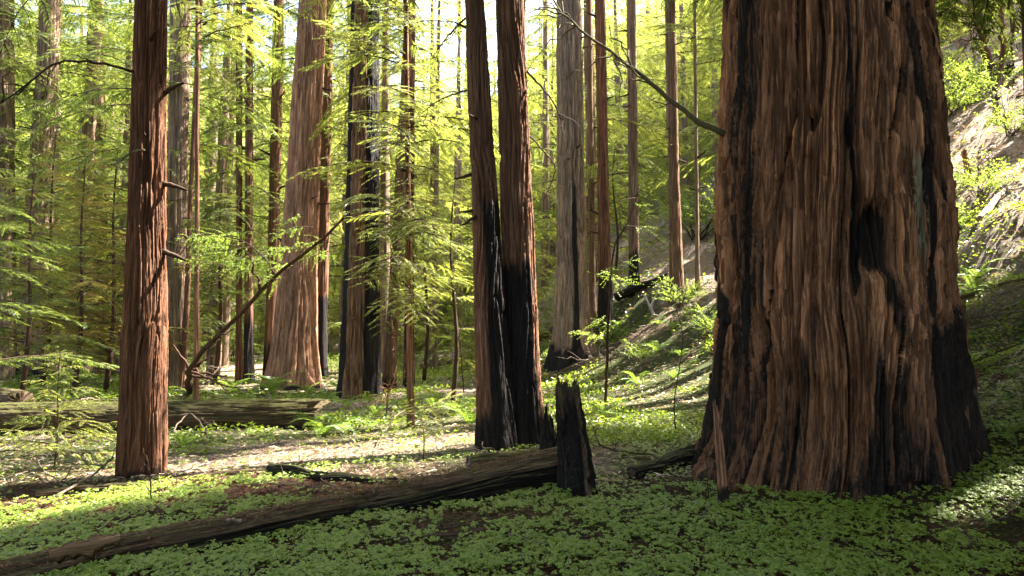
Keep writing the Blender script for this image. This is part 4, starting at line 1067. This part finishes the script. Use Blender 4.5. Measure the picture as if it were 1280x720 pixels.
stick('pale forked twigs on the slope below the reddish redwood', [G(790, 470, .1), G(830, 450, .2), G(870, 425, .2)], .02, .008, 'dead', seed=15, side=16, sub=.9)
stick('dry twigs tumbled over the edge of the bright clearing', [G(230, 505, .2), G(262, 490, .4), G(275, 478, .6)], .02, .01, 'dead', seed=16, side=12, sub=.8)
stick('twiggy dead branch in the litter left of the twin stems', [G(560, 592, .04), G(600, 580, .08), G(640, 570, .06)], .008, .004, 'dead', seed=17, side=14, sub=.35)
stick('slanting dead stick leaning by the small black stump', [G(676, 470, .1), G(700, 500, .5), G(715, 520, .3)], .012, .008, 'wood', seed=18, side=3, sub=.4)
stick('fine dead twigs resting on the mossy log end', [G(470, 560, .03), G(500, 540, .3), G(540, 530, .25), G(560, 560, .02)], .008, .004, 'dead', seed=19, side=22, sub=.4)
MARKS = [(105, 685, 'the torn bare wood patch'), (178, 590, 'the slim front tree'), (370, 595, 'the charred log chunk'), (560, 676, 'the long brown stick'), (722, 600, 'the tall snag'), (752, 524, 'the fern by the snag'),
         (885, 610, 'the left foot of the giant'), (1225, 630, 'the right foot of the giant'), (1262, 710, 'the bottom right corner'), (716, 455, 'the foot of the streaked trunk'), (757, 412, 'the foot of the brown redwood'),
         (846, 375, 'the lone slope redwood'), (1240, 260, 'the white slope log'), (1211, 225, 'the standing dead stub'), (790, 570, 'the mossy green branch'), (300, 640, 'the middle of the long log'), (1240, 390, 'the level dead branch'),
         (1230, 462, 'the tangled dead branch'), (830, 450, 'the pale forked twigs'), (1000, 690, 'the sorrel before the giant'), (800, 482, 'the fern by the sun streak'), (1205, 530, 'the shaded fern right of the giant')]
for k in range(105):
    zone = hs.random() if k < 60 else hs.uniform(.5, 1)
    a, b = (hs.uniform(0, 700), hs.uniform(560, 715)) if zone < .35 else (hs.uniform(860, 1290), hs.uniform(640, 715)) if zone < .5 else (hs.uniform(1180, 1290), hs.uniform(190, 620)) if zone < .75 else (hs.uniform(690, 880), hs.uniform(400, 530))
    p = gp(a, b); an = hs.uniform(0, 6.28); ln = hs.uniform(.2, .5) * (1 + p[1] / 12)
    where = 'foreground floor' if zone < .5 else 'right slope' if zone < .75 else 'slope beside the pale trunk'
    q = []
    for v in np.linspace(-.5, .5, 4):
        x_, y_ = p[0] + math.cos(an) * ln * v, p[1] + math.sin(an) * ln * v
        q.append(np.array([x_, y_, gz(x_, y_) + .02 + .02 * hs.random()]))
    mt_ = hs.choice(['dead', 'twig', 'dead'])
    near = min(MARKS, key=lambda m_: (m_[0] - a) ** 2 + (2.0 * (m_[1] - b)) ** 2)[2]
    stick('small %s twig lying nearest to %s' % ('grey' if mt_ == 'dead' else 'brown', near), q, .003 + .0006 * p[1],   .002 + .0002 * p[1], mt_, seed=100 + k, side=2, sub=.15 * (1 + p[1] / 12), group='small dead twigs on the ' + where)

# ------------------------------------------------------------ ferns
def frond_mesh(seed):
    r = np.random.RandomState(seed); n = 22; t = np.linspace(0, 1, n)
    P = np.stack([t * .8, .05 * t * t * r.randn(), .75 * t - .72 * t * t], -1)
    mb = MB(); V, a, b = tube(P, .004 * (1 - .8 * t) + .001, 3, False); mb.add(V, a)
    tg = np.gradient(P, axis=0); tg /= np.linalg.norm(tg, axis=1)[:, None]
    k = np.arange(2, n)
    for sd in (1, -1):
        perp = np.array([0, 1.0, 0]) * sd
        dd = perp + tg[k] * .35 + r.randn(len(k), 3) * .06 + np.array([0, 0, -.12])
        ln = .13 * np.sin(PI * (t[k] * .86 + .12)) + .012
        V, f = blades(P[k], dd, np.cross(tg[k], perp) * -sd + r.randn(len(k), 3) * .15, ln, np.full(len(k), .028))
        mb.add(V, f)
    return mb.mesh('frond', [M['fern']], False)
FR = [frond_mesh(k) for k in range(5)]
def fern(px_, py_, s, label, n=12, group='sword ferns'):
    s *= 1.3; b = gp(px_, py_); root = thing('fern', label, 'fern', b, group)
    for k in range(n):
        link('frond', rnd.choice(FR), root, (0, 0, .0), (rnd.uniform(-.2, .2), rnd.uniform(-.55, .1), k * 2 * PI / n + rnd.uniform(-.25, .25)), s * rnd.uniform(.75, 1.1))
fern(405, 545, .75, 'bright sunlit fern in front of the mossy log end', 13)
fern(588, 532, .75, 'fern half hidden at the left foot of the twin stems', 12)
fern(752, 524, .55, 'small bright fern just right of the tall snag', 9)
fern(228, 560, .45, 'little fern at the right foot of the slim left tree', 8)
fern(566, 515, .6, 'fern on the green mound left of the twin stems', 10)
fern(798, 482, .6, 'fern on the slope by the bright sun streak', 9)
fern(470, 520, .45, 'small upright fern near the dark charred trunk', 7)
fern(340, 492, .9, 'fern in the bright clearing at the foot of the orange trunk', 12)
fern(290, 492, .8, 'fern in the clearing behind the mossy log', 12)
fern(240, 497, .7, 'fern beside the root of the arched sapling', 10)
fern(425, 488, .8, 'fern between the orange and the dark trunk', 10)
fern(1205, 530, .35, 'small fern at the right of the giant in shade', 8)
fern(1262, 470, .3, 'tiny fern by the right edge of the view', 8)
fern(95, 478, .9, 'fern beyond the mossy log at the left', 12)
fern(640, 430, .9, 'fern glimpsed behind the twin stems', 8)
fern(820, 440, .6, 'fern halfway up the slope left of the giant', 10)

fz = random.Random(4)
for k in range(34):
    if k < 14: a, b, wh = fz.uniform(690, 880), fz.uniform(390, 500), 'on the slope left of the giant'
    elif k < 22: a, b, wh = fz.uniform(1185, 1285), fz.uniform(330, 560), 'on the shaded slope right of the giant'
    else: a, b, wh = fz.uniform(380, 600), fz.uniform(480, 530), 'on the floor before the dark charred trunk'
    fern(a, b, fz.uniform(.35, .6), 'small fern ' + wh, fz.randrange(7, 11), 'small ferns ' + wh)

# ------------------------------------------------------------ sorrel carpet, litter and ground cover (nobody could count them)
def scatter(n, fx, dens):
    out = []
    while sum(len(a) for a in out) < n:
        p = fx(n); m = rs.rand(len(p)) < dens(p[:, 0], p[:, 1]); out.append(p[m])
    return np.concatenate(out)[:n]
def fan(n, d0, d1, lim=.86, pw=1.0):
    def f(_):
        D_ = d0 + (d1 - d0) * rs.rand(n) ** pw
        return np.stack([D_ * rs.uniform(-lim, lim, n), D_], -1)
    return f
def patch(x, y, t0=-.25, s=1.0, sd=31):
    v = pn(x / (.8 * s), y / (.8 * s), 0, sd) * .6 + pn(x / (.22 * s), y / (.22 * s), 0, sd + 1) * .55
    return sst(t0, t0 + .45, v)
def d_sorrel(x, y):
    v = (.25 + .75 * sst(-.35, .1, pn(x / .13, y / .13, 0, 51))) * patch(x, y, -.64) * .95 + .02
    px_, py_, dd_ = proj(np.stack([x, y, hgt(x, y)], -1))
    m = np.ones_like(x)
    # needle litter shows between the slim tree and twin stems, round the snag, and left of the giant
    m *= 1 - .88 * ((px_ > 280) & (px_ < 620) & (py_ > 565) & (py_ < 628) & (py_ > 640 - px_ * .1))
    m *= 1 - .75 * ((px_ > 740) & (px_ < 900) & (py_ > 575) & (py_ < 612))
    m *= 1 - .5 * ((px_ < 560) & (py_ < 600))
    inside = ((x - gb[0]) ** 2 + (y - gb[1]) ** 2 < 1.3 ** 2)
    band = np.zeros_like(x)
    for q in (0, 1, 5):
        poly = LIT_POLY[q]; xs = [p[0] for p in poly]; ys = [p[1] for p in poly]
        c = np.where((px_ > min(xs)) & (px_ < max(xs)) & (py_ > min(ys)) & (py_ < max(ys)))[0]
        for e in c: band[e] = max(band[e], inpoly(px_[e], py_[e], poly))
    m = m * (1 - .86 * band)
    return v * m * (1 - inside) * np.clip(1.75 - y / 8.5, .16, 1)
P = scatter(74000, fan(9000, 2.6, 12, lim=1.05, pw=1.25), d_sorrel)
nS = len(P)
def leaflets(P, size, lift, mat, name, heart=True, tilt=.24):
    n = len(P); z = hgt(P[:, 0], P[:, 1]); ctr = np.stack([P[:, 0], P[:, 1], z + lift], -1)
    nr = np.stack([rs.randn(n) * tilt, rs.randn(n) * tilt - .18, np.ones(n)], -1); nr /= np.linalg.norm(nr, axis=1)[:, None]
    a0 = rs.uniform(0, 6.28, n)
    tx = np.cross(nr, np.array([0, 1.0, 0.02])); tx /= np.linalg.norm(tx, axis=1)[:, None]; ty = np.cross(nr, tx)
    VV, FF = [], []
    for k in range(3):
        a = a0 + k * 2 * PI / 3
        d = np.cos(a)[:, None] * tx + np.sin(a)[:, None] * ty; s_ = -np.sin(a)[:, None] * tx + np.cos(a)[:, None] * ty
        sz = size[:, None]; fold = nr * sz * .16
        V = np.stack([ctr, ctr + d * sz * .55 + s_ * sz * .50 - fold, ctr + d * sz * 1.02 + s_ * sz * .34 - fold, ctr + d * sz * .84 + fold * .2,
                      ctr + d * sz * 1.02 - s_ * sz * .34 - fold, ctr + d * sz * .55 - s_ * sz * .50 - fold], 1)
        VV.append(V)
    V = np.concatenate(VV, 1).reshape(-1, 3)
    f = (np.arange(n * 3) * 6)[:, None]
    F3 = np.concatenate([np.hstack([f, f + q, f + q + 1]) for q in (1, 2, 3, 4)])
    o = link(name, mesh(name, V, None, F3, [mat], False)); return o
size = rs.uniform(.012, .028, nS)
o = leaflets(P, size, rs.uniform(.03, .075, nS), M['sorrel'], 'sorrel_carpet')
o['kind'] = 'stuff'; o['label'] = 'carpet of green three leaved sorrel covering the forest floor'; o['category'] = 'sorrel'
# small rising leaf tufts over slope and far floor
def d_far(x, y):
    g = patch(x, y, -.25, 2.2, 41)
    px_, py_, dd_ = proj(np.stack([x, y, hgt(x, y)], -1))
    k = np.where(px_ > 1150, np.clip((py_ - 150) / 220, .10, 1), 1.0)
    k = np.where((px_ > 640) & (px_ < 900), np.clip((py_ - 300) / 130, .2, 1), k)
    for q in (0, 1, 2, 5):
        poly = LIT_POLY[q]; xs = [p[0] for p in poly]; ys = [p[1] for p in poly]
        for e in np.where((px_ > min(xs)) & (px_ < max(xs)) & (py_ > min(ys)) & (py_ < max(ys)))[0]:
            if inpoly(px_[e], py_[e], poly): k[e] *= .1
    return g * k
P = scatter(56000, fan(9000, 9, 42, pw=1.4), d_far)
n = len(P); z = hgt(P[:, 0], P[:, 1]); sz = (.008 + .0022 * P[:, 1]) * rs.uniform(.5, 1.4, n)
q0 = np.stack([P[:, 0], P[:, 1], z + rs.uniform(0, .10, n)], -1)
dd = np.stack([rs.randn(n), rs.randn(n), np.abs(rs.randn(n)) * .5 + .1], -1)
V, f4 = blades(q0, dd, np.stack([rs.randn(n) * .5, rs.randn(n) * .5, np.ones(n)], -1), sz * 2.0, sz * 1.3)
o = link('ground_cover', mesh('ground_cover', V, f4, None, [M['sorrel']], False)); o['kind'] = 'stuff'
o['label'] = 'low green ground cover over the slope and far forest floor'; o['category'] = 'ground cover'
# needle litter
def litter(n, fx, dens, sz0, name, mat, lab, k=0.0):
    P = scatter(n, fx, dens); z = hgt(P[:, 0], P[:, 1])
    q0 = np.stack([P[:, 0], P[:, 1], z + rs.uniform(.002, .02, n)], -1)
    a = rs.uniform(0, 6.28, n); dd = np.stack([np.cos(a), np.sin(a), rs.randn(n) * .22], -1)
    sz = (sz0 + k * P[:, 1]) * rs.uniform(.4, 1.6, n)
    V, f4 = blades(q0, dd, np.stack([rs.randn(n) * .3, rs.randn(n) * .3, np.ones(n)], -1), sz, sz * rs.uniform(.06, .3, n))
    o = link(name, mesh(name, V, f4, None, [mat], False)); o['kind'] = 'stuff'; o['label'] = lab; o['category'] = 'leaf litter'
litter(80000, fan(9000, 2.6, 12, pw=1.25), lambda x, y: np.where(y < 7.2, 1.0, .12), .05, 'needle_litter', M['litter'], 'brown needle litter on the forest floor')
def d_sl(x, y): return np.where(x > toe(y) - 1, 1.0, .5)
litter(64000, fan(9000, 7.2, 40, pw=1.5), d_sl, .05, 'leaf_litter', M['litter_dry'], 'dry leaf litter on the slope and clearing', .006)
bpy.context.view_layer.update()
byl = {}
for o in C.objects:
    if o.parent is None and o.get('category') and o.get('group') and 'outside the view' not in o['group']:
        byl.setdefault(o['label'], []).append(o)
ORD = ['leftmost', 'second from left', 'third from left', 'fourth from left', 'fifth from left', 'sixth from left', 'seventh from left', 'eighth from left', 'ninth from left', 'tenth from left']
for lab, L_ in byl.items():
    if len(L_) < 2: continue
    L_.sort(key=lambda o: float(proj(np.array(o.location))[0][0]))
    for k, o in enumerate(L_):
        if len(L_) - k <= 5 and len(L_) > 10:
            o['label'] = lab + ', ' + ['rightmost', 'second from right', 'third from right', 'fourth from right', 'fifth from right'][len(L_) - k - 1]
        elif k < 10: o['label'] = lab + ', ' + ('rightmost' if k == len(L_) - 1 else ORD[k])
print('boughs', NB, 'fillers', n_f)
